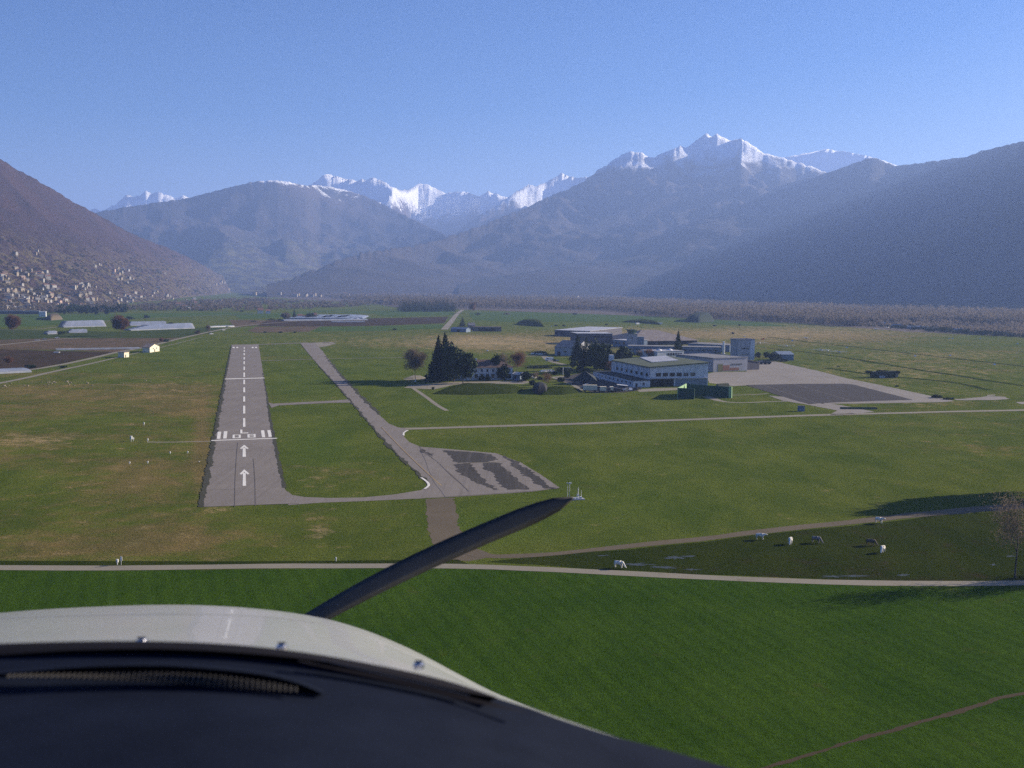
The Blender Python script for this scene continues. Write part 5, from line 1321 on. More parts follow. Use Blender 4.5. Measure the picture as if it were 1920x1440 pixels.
# excavator-like yellow thing at wood edge
e = empty('yellow_digger', G(1521, 600), .3, 'yellow digger standing at the edge of the bare wood', 'digger')
yel = mat('yellow_paint_metal', (0.62, 0.46, 0.16), None, 1.0)
mb = MB(); mb.box(-3, 3, -2, 2, 1.2, 4); link('body', mb.mesh('body', yel), e); mb = MB(); mb.box(-3.4, 3.4, -2.2, 2.2, 0, 1.19); link('tracks', mb.mesh('tracks', tyre), e)
mb = MB(); mb.tube((-2, 0, 3.5), (-7, 0, 8), .5, .4, 6); mb.tube((-7, 0, 8), (-9, 0, 3), .4, .3, 6); link('boom', mb.mesh('boom', yel), e)
# camouflaged shelter with umbrella trees
e = empty('camouflaged_shelter', G(1638, 708), 0.0, 'dark camouflaged shelter alone on the right meadow', 'shelter')
mb = MB(); mb.prism([(-1, -1.5), (13.5, -1.5), (13.5, 4), (-1, 4)], 0, [3.6, 4.4, 4.4, 3.6]); link('netting', mb.mesh('netting', m_camo), e)
V, F, tn = round_crown(4.8, 6.9, 0.6, 400, 900, .9); V[:, 0] += 6.2; V[:, 1] = V[:, 1] * .4 + 1; link('branches', np_mesh('branches', V, F, fol_hedge, tn), e)
mb = MB(); mb.box(3.0, 6.5, -2.0, -1.6, 0, 1.4); link('entrance', mb.mesh('entrance', m_grey), e)
for px, lb in ((1628, 'flat-topped dark tree at the left end of the camouflaged shelter'), (1681, 'flat-topped dark tree at the right end of the camouflaged shelter')):
    p, h = hpx(px, 708, 695); V, F, tn = round_crown(h, 2.6, h * .62, 401 + px, 260, .7, gaps=.5)
    tree('flat_topped_tree', lb, 'tree', p, (V, F, tn), fol_hedge, h * .8, .18, 'flat-topped trees by the camouflaged shelter')
e, L = block('shelter_hut', 'tiny pale hut under the right flat-topped tree', 'hut', (1676, 707), (1684, 707), 2, 1.8, m_grey, m_dgrey)
# plastic tunnels
ORD = ('nearest', 'second nearest', 'third nearest', 'fourth nearest', 'fifth nearest', 'sixth nearest', 'seventh', 'eighth', 'ninth')
def tunnel(label, x0, x1, y, w, group, skew=0.0, h=3.0):
    h *= .6
    A, B = G(x0, y), G(x1, y + skew); d = B - A; L = d.length
    mb = MB(); n = 7
    for s in range(2):
        for i in range(n + 1):
            t = math.pi * i / n
            mb.v.append((s * L, w / 2 - w / 2 * math.cos(t), h * math.sin(t) ** .8 if 0 < i < n else 0))
    mb.f = [(i, i + 1, n + 2 + i, n + 1 + i) for i in range(n)] + [tuple(range(n + 1))[::-1], tuple(range(n + 1, 2 * n + 2))]
    mb.m = [0] * len(mb.f)
    o = link('plastic_tunnel', mb.mesh('plastic_tunnel', m_plastic), None, A, math.atan2(d.y, d.x)); tag(o, label, 'plastic tunnel', group)
tunnel('white plastic tunnel at the lower left edge of the picture', -60, 60, 704, 22, 'plastic tunnels', -6, 3.5)
tunnel('thin white plastic tunnel across the ploughed field', 105, 262, 657, 5, 'plastic tunnels', -2.5, 2.4)
tunnel('short low tunnel end in the ploughed field', 100, 110, 662, 5, 'plastic tunnels', 0, 1.6)
for k in range(6): tunnel(ORD[k] + ' white plastic tunnel in the left block before the reddish tree', 120 + k * 1.5, 200 - k, 614 - k * 1.9, 14, 'tunnels of the left block', -2)
for k in range(3): tunnel(ORD[k] + ' small white plastic tunnel below the left block', 90 + k * 2, 108, 627 - k * 1.6, 10, 'small tunnels below the left block', -.5)
for k in range(3): tunnel(ORD[k] + ' white plastic tunnel in the short block below', 130 + k * 3, 164, 624.5 - k * 2, 12, 'tunnels of the short block', -.5)
for k in range(4): tunnel(ORD[k] + ' white plastic tunnel right of the reddish tree, upper rows', 245 + k, 312, 611 - k * 1.8, 14, 'tunnels of the upper right block', -1)
for k in range(5): tunnel(ORD[k] + ' grey plastic tunnel right of the reddish tree, lower rows', 246 + k * 9, 366 - k, 620 - k * 2.0, 15, 'tunnels of the lower right block', -4)
tunnel('thin pale tunnel beyond the lower right block', 395, 440, 614, 8, 'plastic tunnels', -1.5)
tunnel('long blue-grey tunnel in front of the far farmstead', 533, 690, 602, 14, 'plastic tunnels', -1.5, 4)
tunnel('second long tunnel at the edge of the ploughed field', 622, 684, 604.5, 8, 'plastic tunnels', 0, 3)
for k in range(9): tunnel(('first', 'second', 'third', 'fourth', 'fifth', 'sixth', 'seventh', 'eighth', 'ninth')[k] + ' white greenhouse tunnel counted rightwards from the far farmstead', 606 + k * 9.5, 616 + k * 9.5, 599.5 - (k % 3), 60, 'greenhouses beside the far farmstead', -4.5, 5)
tunnel('pale tunnel left above the far fields', 513, 552, 567, 20, 'plastic tunnels', 0, 4)

# ------------------------------------------------------------------ instruments and marker boxes near the runway
def pole(mb, x, y, z0, z1, r=.05): mb.tube((x, y, z0), (x, y, z1), r, r, 6)
p = G(1077, 936)
e = empty('weather_station', p, 0.3, 'cluster of white masts and boxes on a grey slab beside the apron tip', 'weather station')
mb = MB(); mb.box(-2.6, 2.4, -1.4, 1.4, -.1, .25); link('slab', mb.mesh('slab', m_grey), e)
_, h1 = hpx(1069, 936, 905)
for x, y, hh, bx in ((-1.3, .2, h1, 1), (-1.7, .6, h1 * .8, 0), (.9, -.2, h1 * .62, 0), (1.3, .5, h1 * .7, 0), (2.0, .3, h1 * .5, 0)):
    mb = MB(); pole(mb, x, y, .25, hh, .055); link('mast', mb.mesh('mast', m_metal), e)
for x, y, z, s in ((-1.3, .2, h1 * .93, .38), (-1.9, .5, h1 * .97, .22), (-.8, .3, h1 * .97, .18), (.9, -.2, .9, .42), (.4, -.9, .25, .45), (1.4, -.8, .3, .5), (-.5, -.8, .3, .35), (.9, -.2, h1 * .62, .16)):
    mb = MB(); mb.box(x - s * .6, x + s * .6, y - s * .5, y + s * .5, z, z + s); link('instrument_box', mb.mesh('instrument_box', m_metal), e)
mb = MB(); mb.box(-1.95, -.75, .17, .23, h1 * .955, h1 * .975); link('cross_arm', mb.mesh('cross_arm', m_metal), e)
boxes = [(246, 828, .9, 2.3, 'tall white instrument pair left of the runway'), (250, 827, .5, 1.5, 'low white box beside the tall instrument'), (270, 798, .45, 1.6, 'white marker post standing alone above the instrument pair'), (277, 829, .5, 1.5, 'white post at the left end of the paved strip'), (319, 851, .5, .9, 'small white light box below the paved strip, left one'), (352, 850, .5, .8, 'small reddish light box below the paved strip, right one'),
         (243, 870, .5, .8, 'small white light box lowest on the left'), (277, 869, .5, .8, 'small white light box lowest on the right'), (373, 866, .6, .2, 'flat white plate on the grass beside the runway'), (220, 1059, .5, 1.3, 'white marker post at the farm track'), (630, 1052, .35, .9, 'small white post beside the farm track in the middle'), (795, 1036, .4, .5, 'tiny white box on the bare earth strip')]
for k, (px, py, w, h_, lb) in enumerate(boxes):
    e = empty('marker_box', G(px, py), 0, lb, 'marker box', 'white boxes and posts around the runway')
    w *= .7; h_ *= .85
    mb = MB(); mb.box(-w / 2, w / 2, -w / 2, w / 2, h_ * .45, h_); link('box', mb.mesh('box', m_metal), e)
    mb = MB(); mb.tube((0, 0, -.1), (0, 0, h_ * .45), .1, .1, 6); link('stem', mb.mesh('stem', m_metal), e)
e = empty('marker_board', G(222, 1059.5), 0, 'white forked board on the marker post at the farm track', 'marker board')
mb = MB(); mb.box(.35, .75, -.05, .05, .9, 1.7); mb2 = MB(); mb2.box(.5, .58, -.03, .03, 0, .9); link('board', mb.mesh('board', m_metal), e); link('leg', mb2.mesh('leg', m_metal), e)

# ------------------------------------------------------------------ runway markings (pixels of the photo laid out on the runway)
def marking(label, pts, name='runway_marking', mt=None):
    c = G(*pts[0])
    o = sheet(name, pts, mt or FP, 6, label, dense=50, parent=None)
    return o
ctr = []
def Yr(y): return G(457.8, y)
starts = [(784.8, 801), (761.4, 776), (743.8, 753.6), (727, 736), (712.5, 720.8), (699, 707.5), (688, 694.3), (678, 683.6), (670, 674.6), (662.8, 666.8), (656.8, 660.2), (651.5, 654.4)]
for a, b in starts:
    w = 1.15
    A, B = Yr(b), Yr(a)
    d = (B - A).normalized(); s = Vector((d.y, -d.x, 0)) * 0.45
    o = sheet('centre_line_dash', [A - s, A + s, B + s, B - s], FP, 6, 'white centre line dash', world_pts=True, dense=60)
for x in ((406.4, 413, 414.8, 408.2, 823.4, 810.2), (418.3, 424.9, 426.5, 419.6, 822.8, 809.4), (491.2, 497.3, 495.3, 489.0, 820.7, 807.6), (503.6, 509.6, 507.0, 501.0, 820.0, 807.2)):
    marking('white threshold bar', [(x[0], x[4]), (x[1], x[4] - .2), (x[2], x[5] - .2), (x[3], x[5])], 'threshold_bar')
marking('thin white line across the threshold', [(396, 827.3), (519.5, 822.9), (519.3, 821.7), (396.3, 825.9)], 'threshold_line')
marking('faded line across the far runway', [(421.5, 711.8), (496, 709.8), (495.8, 708.6), (421.8, 710.6)], 'threshold_line')
def glyph(label, rects, x0, x1, yb, yt):
    """painted runway character built from strokes in its own real cell on the ground"""
    A, B, C_, D_ = G(x0, yb), G(x1, yb - .4), G(x1 - (x1 - 457) * .02, yt - .4), G(x0 - (x0 - 457) * .02, yt)
    mb = MB()
    for u0, u1, v0, v1 in rects:
        q = []
        for u, v in ((u0, v0), (u1, v0), (u1, v1), (u0, v1)):
            c = (A.lerp(B, u)).lerp(D_.lerp(C_, u), v); q.append((c.x, c.y, zlay(c, 6)))
        mb.add(q, [(0, 1, 2, 3)])
    o = link('runway_numeral', mb.mesh('runway_numeral', FP)); tag(o, label, kind='structure')
glyph('painted 0 of the runway number', [(0, 1, 0, .16), (0, 1, .84, 1), (0, .26, .16, .84), (.74, 1, .16, .84)], 435.8, 451.4, 822.3, 815.8)
glyph('painted 8 of the runway number', [(0, 1, 0, .15), (0, 1, .85, 1), (.2, .8, .43, .57), (0, .26, .15, .85), (.74, 1, .15, .85)], 464, 479.6, 821.2, 814.8)
glyph('painted letter L above the runway number', [(0, 1, 0, .2), (0, .27, .2, 1)], 450.3, 465.5, 813.4, 806.2)
for (cx, tip, wl, wr, wy, sb) in ((457.7, 834.6, 449.3, 466.4, 841.8, 857.4), (457.9, 880.6, 449.2, 467.7, 889.4, 911.8)):
    dy = (wy - tip)
    marking('white arrow head before the threshold', [(cx, tip), (wr, wy - .6), (wr - 3.4, wy + dy * .1), (cx + .2, tip + dy * .62), (wl + 3.4, wy + dy * .12), (wl, wy)], 'runway_arrow')
    marking('white arrow shaft before the threshold', [(cx - 2.6, tip + dy * .80), (cx + 2.8, tip + dy * .80), (cx + 3.3, sb - .3), (cx - 3.0, sb)], 'runway_arrow')
for a, b in ((436, 440), (443, 446.5), (472, 475.5), (478, 482)):
    marking('white bar at the far end of the runway', [(a, 653.2), (b, 653.1), (b, 651), (a, 651.1)], 'threshold_bar')
ribbon('taxi_line', [(716, 802), (750, 838), (785, 872), (815, 900), (828, 911)], 0.28, MATS['yellow_paint'], 6, 'faded yellow guide line on the taxiway')
ribbon('curb_line', [(790, 896), (801, 904), (804, 911), (796, 917)], 0.7, FP, 6, 'white painted corner of the taxiway')
ribbon('curb_line', [(765, 807), (757, 812), (757, 817)], 0.7, FP, 6, 'white painted corner by the road')
ribbon('joint_line', [(440, 951), (441, 900), (444, 850), (446, 830)], 0.16, MATS['joint'], 6, 'dark paving joint along the runway')
ribbon('joint_line', [(479, 949), (478, 900), (475, 860)], 0.16, MATS['joint'], 6, 'dark paving joint along the runway')
ribbon('joint_line', [(384, 919.5), (420, 918.5), (440, 917)], 0.16, MATS['joint'], 6, 'dark joint across the runway')
ribbon('joint_line', [(394, 845), (425, 844), (452, 842)], 0.16, MATS['joint'], 6, 'dark joint across the runway')

# ------------------------------------------------------------------ cows
def make_cow_mesh(graze):
    v = [(0, 0, 1.05), (-.55, 0, 1.12), (.5, 0, 1.12), (-.85, 0, 1.22), (-1.05, 0, 1.3 if not graze else .85), (-1.42, 0, 1.28 if not graze else .35), (-1.62, 0, 1.16 if not graze else .18),
         (.8, 0, 1.18), (.92, 0, .95), (.95, 0, .6),
         (-.6, .24, .95), (-.62, .25, .5), (-.6, .25, .05), (-.6, -.24, .95), (-.62, -.25, .5), (-.66, -.25, .05),
         (.62, .24, .98), (.72, .25, .52), (.64, .25, .05), (.62, -.24, .98), (.75, -.25, .52), (.68, -.25, .05)]
    e = [(0, 1), (0, 2), (1, 3), (3, 4), (4, 5), (5, 6), (2, 7), (7, 8), (8, 9), (1, 10), (10, 11), (11, 12), (1, 13), (13, 14), (14, 15), (2, 16), (16, 17), (17, 18), (2, 19), (19, 20), (20, 21)]
    r = [.42, .40, .40, .27, .19, .15, .09, .25, .04, .03, .16, .08, .07, .16, .08, .07, .19, .09, .07, .19, .09, .07]
    me = bpy.data.meshes.new('cow_frame'); me.from_pydata(v, e, []); me.update()
    o = bpy.data.objects.new('cow_frame', me); COL.objects.link(o)
    md = o.modifiers.new('skin', 'SKIN'); sv = me.skin_vertices[0].data
    for i, q in enumerate(r): sv[i].radius = (q, q)
    sv[0].use_root = True
    ss = o.modifiers.new('sub', 'SUBSURF'); ss.levels = 1; ss.render_levels = 1
    dg = bpy.context.evaluated_depsgraph_get(); dg.update()
    out = bpy.data.meshes.new_from_object(o.evaluated_get(dg))
    bpy.data.objects.remove(o); out.name = 'cow'
    return out
cwhite = mat('cream_cow_coat', (0.78, 0.74, 0.64), (0.34, 0.22, 0.13), 1.1, lo=.30, hi=.42)
cdark = mat('brown_cow_coat', (0.20, 0.17, 0.14), (0.07, 0.055, 0.045), 1.3)
cgrey = mat('grey_cow_coat', (0.30, 0.29, 0.30), (0.14, 0.13, 0.13), 1.3)
pinkm = mat('cow_horn', (0.45, 0.38, 0.30), None, 3)
cm = {g_: make_cow_mesh(g_) for g_ in (True, False)}
for px, py, rz, g_, ct, lb in ((1160, 1065, 2.7, True, cwhite, 'white and brown cow walking along the edge of the farm track'), (1425, 1012, 2.9, False, cwhite, 'dark-bellied cow with white back near the dirt path'), (1482, 1020, 1.2, True, cwhite, 'cream cow seen from behind, left in the pasture'), (1530, 1018, 2.6, True, cgrey, 'grey cow right of the cream one'),
                             (1632, 1023, 2.8, True, cdark, 'dark brown cow with white back line in the right pasture'), (1655, 1036, 1.0, True, cwhite, 'bright cream cow nearest the track on the right'), (1648, 981, 2.4, False, cwhite, 'small cream cow on the dirt path')):
    e = empty('cow', G(px, py), rz, lb, 'cow', 'cows in the pasture')
    bmesh_ = cm[g_].copy(); bmesh_.materials.clear(); bmesh_.materials.append(ct)
    bmesh_.polygons.foreach_set('use_smooth', [True] * len(bmesh_.polygons))
    link('body', bmesh_, e)
    hz_ = 1.36 if not g_ else .52; hx = -1.30 if not g_ else -1.28
    for s in (-1, 1):
        mb = MB(); mb.ball((hx, s * .2, hz_), .05, .12, .05, 6, 4); link('ear', mb.mesh('ear', ct), e)
        mb = MB(); mb.tube((hx + .02, s * .08, hz_ + .05), (hx - .05, s * .2, hz_ + .22), .03, .01, 5); link('horn', mb.mesh('horn', pinkm), e)

# ------------------------------------------------------------------ hillside village
def house_mesh(w, d, h, rh, wm_, rm_):
    mb = MB(); mb.cur = 0
    mb.prism([(-w / 2, -d / 2), (w / 2, -d / 2), (w / 2, d / 2), (-w / 2, d / 2)], -3.5, h)
    mb.cur = 1; o = .5
    P = [(-w / 2 - o, -d / 2 - o, h), (w / 2 + o, -d / 2 - o, h), (w / 2 + o, 0, h + rh), (-w / 2 - o, 0, h + rh), (w / 2 + o, d / 2 + o, h), (-w / 2 - o, d / 2 + o, h)]
    mb.add(P, [(0, 1, 2, 3), (3, 2, 4, 5)])
    mb.cur = 0
    mb.add([(-w / 2, -d / 2, h), (-w / 2, d / 2, h), (-w / 2, 0, h + rh * .93), (w / 2, -d / 2, h), (w / 2, d / 2, h), (w / 2, 0, h + rh * .93)], [(0, 1, 2), (3, 5, 4)])
    mb.cur = 2
    for i in range(3):
        x = -w / 2 + w * (i + .5) / 3
        for z in (1.2, h - 1.9):
            mb.box(x - .6, x + .6, -d / 2 - .06, -d / 2 + .01, z, z + 1.3)
    return mb.mesh('house', wm_, rm_, m_glass)
walls = [mat('village_white', (0.38, 0.36, 0.33), (0.27, 0.26, 0.24), 0.3), mat('village_cream', (0.34, 0.29, 0.22), (0.24, 0.20, 0.15), 0.3), m_pink, m_grey]
hm_ = []
for wi, wmm in enumerate(walls):
    for rm_ in (m_rroof, m_broof, m_groof2):
        for dims in ((11, 9, 5.5, 2.2), (15, 10, 8, 2.5), (9, 8, 4.5, 2)):
            hm_.append((wi, house_mesh(*dims, wmm, rm_)))
bv = MOUNTAIN_TREES['left_mountain']
vr = random.Random(21)
clusters = [(30, 515, 45, 14, 26), (75, 515, 22, 8, 10), (20, 548, 40, 10, 26), (50, 565, 55, 10, 34), (100, 560, 45, 14, 26), (150, 538, 14, 7, 12), (162, 545, 16, 9, 8), (182, 498, 18, 4, 4), (228, 507, 12, 6, 10), (222, 520, 14, 6, 8), (252, 527, 12, 5, 4), (285, 552, 24, 9, 10), (235, 562, 26, 10, 12), (310, 557, 20, 5, 5), (350, 548, 20, 10, 3),
            (410, 532, 14, 4, 7), (440, 540, 14, 4, 6), (200, 565, 40, 9, 10), (370, 563, 26, 4, 5), (415, 566, 26, 2.5, 8), (120, 575, 60, 7, 16), (30, 580, 30, 5, 10), (455, 530, 8, 3, 3), (305, 510, 14, 5, 3), (60, 480, 60, 10, 3)]
names_ = ['white', 'cream', 'pinkish', 'grey']
nh = 0
for cx, cy_, sx, sy, n in clusters:
    for _ in range(n):
        px, py = vr.gauss(cx, sx * .6), vr.gauss(cy_, sy * .6)
        d = ray(px, py)
        hit = bv.ray_cast(EYE, d)
        if hit[0] is not None and hit[0].z > 1.0: p = hit[0]
        else:
            if py < hz(px) + 8: continue
            p = G(px, py)
        if p.length > 7500: continue
        wi, me = vr.choice(hm_[:18] if vr.random() < .75 else hm_)
        zone = 'highest on the slope' if py < 522 else ('halfway up the slope' if py < 545 else 'at the foot of the slope')
        o = link('village_house', me, None, p, -math.atan2(p.x, p.y) + vr.uniform(-.9, .9))
        s_ = .66 + max(0, (p.length - 3000) / 9000); o.scale = (s_, s_, s_)
        tag(o, names_[wi] + ' house of the hillside village, ' + zone, 'house', 'village houses ' + zone + ', ' + names_[wi]); nh += 1
for k, (px, py) in enumerate(((137, 541), (79, 588 - 2), (72, 515), (75, 519), (89, 523), (86, 539), (100, 540))):
    hit = bv.ray_cast(EYE, ray(px, py)); p = hit[0] if hit[0] is not None else G(px, py)
    o = link('village_house', hm_[1][1], None, p, .2 * k); o.scale = (.85, .8, .8)
    tag(o, 'bright large white house standing out in the hillside village', 'house', 'bright large village houses')
# trees on the lower slope: dark clumps
Vs, Fs, T, off = [], [], [], 0
tr_ = random.Random(31)
for k in range(9000):
    px = tr_.uniform(-120, 462); py = tr_.uniform(440, 585)
    low = py > 478
    if tr_.random() > min(1, max(0, (py - 440) / 80)) * .75: continue
    hit = bv.ray_cast(EYE, ray(px, py))
    if hit[0] is None or hit[0].z < 1: continue
    p = hit[0]; D = p.length; n = 9
    dark = noise.noise(Vector((px * .03, py * .05, 2))) > (.12 if low else .35)
    if not dark and tr_.random() < .6: continue
    s = 1.8 + D * .0004
    C = np.array(p) + NR.normal(size=(n, 3)) * (s * .7, s * .7, s * .5) + (0, 0, s * .6)
    V, F = quads(C, np.full(n, s * .9) * (.5 + NR.rand(n)), 1.0, up=.6)
    Vs.append(V); Fs.append(F + off); off += len(V); T.append(np.clip((.0 if dark else .45) + .4 * NR.rand(n), 0, 1))
slope_f = tone_mat('slope_twigs', (0.04, 0.045, 0.035), (0.100, 0.068, 0.062), trans=0.4)
me = np_mesh('slope_wood', np.concatenate(Vs), np.concatenate(Fs), slope_f, np.concatenate(T))
tag(link('slope_wood', me), 'bare and evergreen trees covering the village slope', 'woodland', None, 'stuff')
# far town
tw = random.Random(8)
for k in range(280):
    px = tw.choice([tw.uniform(470, 900), tw.uniform(580, 720), tw.uniform(1100, 1250), tw.gauss(600, 26), tw.gauss(700, 30), tw.gauss(830, 60), tw.gauss(1130, 50), tw.gauss(1200, 40), tw.gauss(1600, 60), tw.gauss(560, 20)])
    if px < 470: continue
    D = tw.uniform(4600, 5900)
    d = ray(px, hz(px)); hd = Vector((d.x, d.y, 0)).normalized(); p = hd * D
    p.z = tw.uniform(3, 11)
    o = link('town_house', hm_[tw.choice((0, 1, 3, 4, 9, 10))][1], None, p, tw.uniform(-.6, .6)); q = tw.uniform(.7, 1.1); o.scale = (q, q, q)
    tag(o, 'pale building of the far town below the blue mountains', 'house', 'buildings of the far town')
for k, (px, py) in enumerate(((1617, 552), (168 * 4, 508))):
    pass
if max(v.co.z for o in bpy.data.objects if o.name.endswith(('mountain', 'massif', 'peak', 'peaks')) and o.type == 'MESH' for v in o.data.vertices) > 1890: print('HAZE TOP TOO LOW')
# ------------------------------------------------------------------ the aircraft the picture is taken from
def Q(px, py, d):
    r = ray(px, py)
    return EYE + r * (d / r.dot(CF))
plane = empty('light_aircraft', EYE + Vector((-0.9, 2.0, -0.9)), 0, 'nose, propeller and dark instrument coaming of the light aircraft in flight', 'aircraft')
PO = Vector(plane.location)
def curve_pts(c, n):
    xs = [q[0] for q in c]; out = []
    for i in range(n):
        x = xs[0] + (xs[-1] - xs[0]) * i / (n - 1)
        k = max(j for j in range(len(c) - 1) if c[j][0] <= x + 1e-6)
        p1, p2 = c[k], c[k + 1]; p0 = c[max(0, k - 1)]; p3 = c[min(len(c) - 1, k + 2)]
        t = (x - p1[0]) / (p2[0] - p1[0])
        m1 = (p2[1] - p0[1]) / max(1e-6, p2[0] - p0[0]) * (p2[0] - p1[0]); m2 = (p3[1] - p1[1]) / max(1e-6, p3[0] - p1[0]) * (p2[0] - p1[0])
        y = (2 * t ** 3 - 3 * t * t + 1) * p1[1] + (t ** 3 - 2 * t * t + t) * m1 + (-2 * t ** 3 + 3 * t * t) * p2[1] + (t ** 3 - t * t) * m2
        out.append((x, y))
    return out
def loft(name, rows, mt, n=90, thick=None, smooth=True):
    """rows: list of (curve, distance or function)"""
    V, F = [], []
    for c, d in rows:
        for (x, y) in curve_pts(c, n):
            dd = d(x) if callable(d) else d
            V.append(tuple(Q(x, y, dd) - PO))
    for r_ in range(len(rows) - 1):
        for i in range(n - 1):
            F.append((r_ * n + i, r_ * n + i + 1, (r_ + 1) * n + i + 1, (r_ + 1) * n + i))
    me = bpy.data.meshes.new(name); me.from_pydata(V, [], F); me.materials.append(mt)
    me.polygons.foreach_set('use_smooth', [smooth] * len(F)); me.update()
    return link(name, me, plane)
sh = lambda c, dy, dx=0: [(x + dx, y + dy) for x, y in c]
OUT = [(-500, 1224), (-250, 1215), (0, 1208), (150, 1204), (300, 1204), (450, 1211), (600, 1229), (750, 1257), (850, 1281), (930, 1308), (1000, 1330), (1045, 1347), (1150, 1380), (1250, 1406), (1370, 1440), (1600, 1500)]
m_cowl = mat('cowl_paint', (0.47, 0.48, 0.465), (0.42, 0.43, 0.42), 2.0, rough=0.32, spec=0.5, coat=0.4)
m_pad = mat('coaming_vinyl', (0.009, 0.013, 0.026), (0.006, 0.009, 0.019), 14.0, rough=0.9, bump=0.0006, bscale=420, spec=0.05)
m_seal_shade = mat('seal_and_slot_shade', (0.008, 0.007, 0.010), None, 5.0, rough=0.9, spec=0.1)
CREST = [(-500, 1215), (-250, 1175), (0, 1149), (150, 1139), (330, 1134), (480, 1141), (600, 1158), (680, 1180), (750, 1208), (800, 1232), (860, 1264), (920, 1295), (980, 1320), (1060, 1352), (1200, 1420)]
CR2 = [(-500, 1224), (-250, 1187), (0, 1161), (150, 1155), (330, 1152), (480, 1156), (600, 1170), (680, 1190), (750, 1217), (800, 1240), (860, 1271), (920, 1301), (980, 1325), (1060, 1356), (1200, 1424)]
loft('cowling', [(sh(OUT, 30), 0.98), (sh(OUT, 8), 1.06), ([(x, y * .45 + z * .55) for (x, y), (_, z) in zip(curve_pts(OUT, 40), curve_pts([(a, b) for a, b in CR2 if True] , 40))] if False else [(-500, 1222), (0, 1190), (300, 1182), (600, 1202), (800, 1254), (930, 1306), (1060, 1360), (1200, 1430)], 1.3),
                 (CR2, 1.72), (sh(CREST, 4), 1.84), (CREST, 1.98), (sh(CREST, 8), 2.2), (sh(CREST, 60), 2.45)], m_cowl, n=140)
loft('cowl_crease_line', [(sh(CR2, .2), 1.712), (sh(CR2, -1.6), 1.722)], mat('crease_line', (0.28, 0.29, 0.28), None, 4.0), n=140)  # thin darker strip along the crease of the cowl
# coaming
loft('coaming', [(sh(OUT, 26), 0.96), (sh(OUT, 5), 0.955), (OUT, 0.95), (sh(OUT, 3), 0.93), (sh(OUT, 30), 0.90), (sh(OUT, 90), 0.82), (sh(OUT, 180), 0.70), (sh(OUT, 330), 0.58), (sh(OUT, 560), 0.5)], m_pad, n=140)
# black rubber seal lying along the windscreen foot
SEAL = [(x, y) for x, y in OUT if x <= 935]
loft('seal', [(sh(SEAL, -1.5), 0.952), (sh(SEAL, 2), 0.922), ([(-500, 1244), (-250, 1236), (0, 1228), (60, 1224), (150, 1219), (300, 1217), (450, 1224), (600, 1239), (750, 1268), (850, 1292), (935, 1309)], 0.905)], m_seal_shade, n=120)
loft('groove', [([(560, 1238), (700, 1262), (800, 1285), (900, 1312), (985, 1334)], 0.893), ([(560, 1240), (700, 1272), (800, 1297), (900, 1320), (985, 1335)], 0.888)], m_seal_shade, n=50)
loft('lip', [([(600, 1236), (700, 1258.5), (800, 1282), (880, 1303)], 0.8985), ([(600, 1238), (700, 1261), (800, 1284.5), (880, 1305)], 0.893)], m_pad, n=50)
# defroster slot: black plate coloured as the shade of a recess, raised lip above it and thin ribs
TOPS = [(-200, 1272), (0, 1261), (150, 1249), (300, 1246), (400, 1252), (500, 1264), (560, 1279), (608, 1299)]
BOTS = [(-200, 1282), (0, 1271), (150, 1273), (300, 1280), (400, 1288), (500, 1296), (560, 1299), (608, 1300)]
slot = loft('defroster_slot', [(TOPS, 0.845), (BOTS, 0.835)], m_seal_shade, n=80)
m_rib = mat('grille_rib', (0.055, 0.052, 0.050), None, 8.0)
tp, bt = curve_pts(TOPS, 801), curve_pts(BOTS, 801)
for i in range(54):
    x = 14 + i * 10.2
    k = int((x + 200) / 808 * 800)
    yt, yb = tp[k][1], bt[k][1]
    if yb - yt < 6: continue
    y0 = yt + (yb - yt) * (0.50 + .1 * math.sin(x * .012)); 
    lean = 5 * math.cos((x - 20) / 560 * math.pi * .5) if x < 420 else 0
    mb = MB(); a0, a1 = Q(x + lean, y0, .828) - PO, Q(x - lean * .3, yb - .5, .822) - PO
    mb.tube(a0, a1, .0009, .0009, 5); link('grille_rib', mb.mesh('grille_rib', m_rib), slot)
loft('slot_lip', [(sh(TOPS, -3), 0.846), (sh(TOPS, 2), 0.832)], m_pad, n=80)
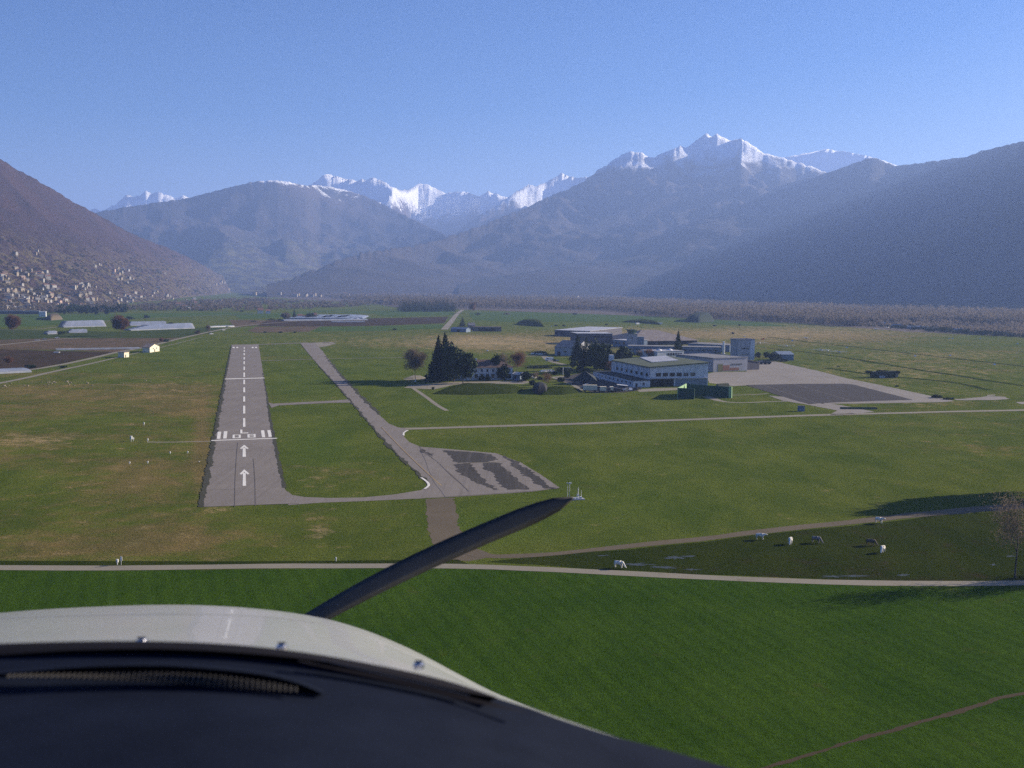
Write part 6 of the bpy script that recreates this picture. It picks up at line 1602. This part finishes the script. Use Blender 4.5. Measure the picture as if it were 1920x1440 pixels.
# screws
m_screw = mat('screw_metal', (0.55, 0.55, 0.58), (0.35, 0.35, 0.38), 40, rough=0.25, metal=1.0)
for x, y in ((265, 1201), (528, 1211), (785, 1245)):
    c = Q(x, y, 1.045) - PO
    mb = MB(); mb.ball(c, .0042, .0042, .0022, 12, 6); mb.tube(c - Vector((0, 0, .004)), c, .0055, .0055, 12); s = link('screw', mb.mesh('screw', m_screw, smooth=False), plane)
    mb = MB(); mb.box(c.x - .004, c.x + .004, c.y - .0006, c.y + .0006, c.z + .0025, c.z + .0036); link('slot_mark', mb.mesh('slot_mark', m_seal_shade), s)
# propeller: three slim blades at rest on a hub hidden behind the nose
hub = Q(300, 1345, 2.3)
m_blade = mat('propeller_black', (0.060, 0.060, 0.058), (0.040, 0.040, 0.040), 6.0, rough=0.5, spec=0.3)
prop = link('propeller', None, plane) if False else None
mb = MB(); mb.ball(hub - PO, .15, .25, .15, 14, 8); spn = link('spinner', mb.mesh('spinner', m_cowl, smooth=True), plane)
PB = Q(300 + 775, 1345 - 412, 2.3) - hub
for k in range(3):
    ax = CF
    dv = PB.copy(); dv.rotate(Matrix.Rotation(-R(120) * k, 3, ax)) if False else dv.rotate(Matrix.Rotation(R(120) * k, 3, ax))
    Lb = dv.length; dn = dv.normalized(); wn = dn.cross(ax).normalized()
    V, F = [], []
    N = 26
    for i in range(N + 1):
        t = i / N
        ch = (0.011 + 0.013 * math.sin(min(1, t * 1.25) * math.pi * .62)) * (1 if t < .86 else max(0.12, math.sqrt(max(0, 1 - ((t - .86) / .14) ** 2))))
        tw_ = R(52 - 40 * t)
        c = dn * (Lb * t) + wn * (0.035 * math.sin(t * math.pi))
        e1 = wn * math.cos(tw_) + ax * math.sin(tw_); e2 = -wn * math.sin(tw_) + ax * math.cos(tw_)
        for a, b in ((-1, 0), (-.3, .16), (.5, .12), (1, 0), (.4, -.10), (-.4, -.10)):
            V.append(tuple(c + e1 * (a * ch) + e2 * (b * ch) + hub - PO))
    for i in range(N):
        for j in range(6): F.append((i * 6 + j, i * 6 + (j + 1) % 6, (i + 1) * 6 + (j + 1) % 6, (i + 1) * 6 + j))
    F.append(tuple(range(6))[::-1]); F.append(tuple(range(N * 6, N * 6 + 6)))
    me = bpy.data.meshes.new('blade'); me.from_pydata(V, [], F); me.materials.append(m_blade); me.polygons.foreach_set('use_smooth', [True] * len(F)); me.update()
    link('blade', me, spn)
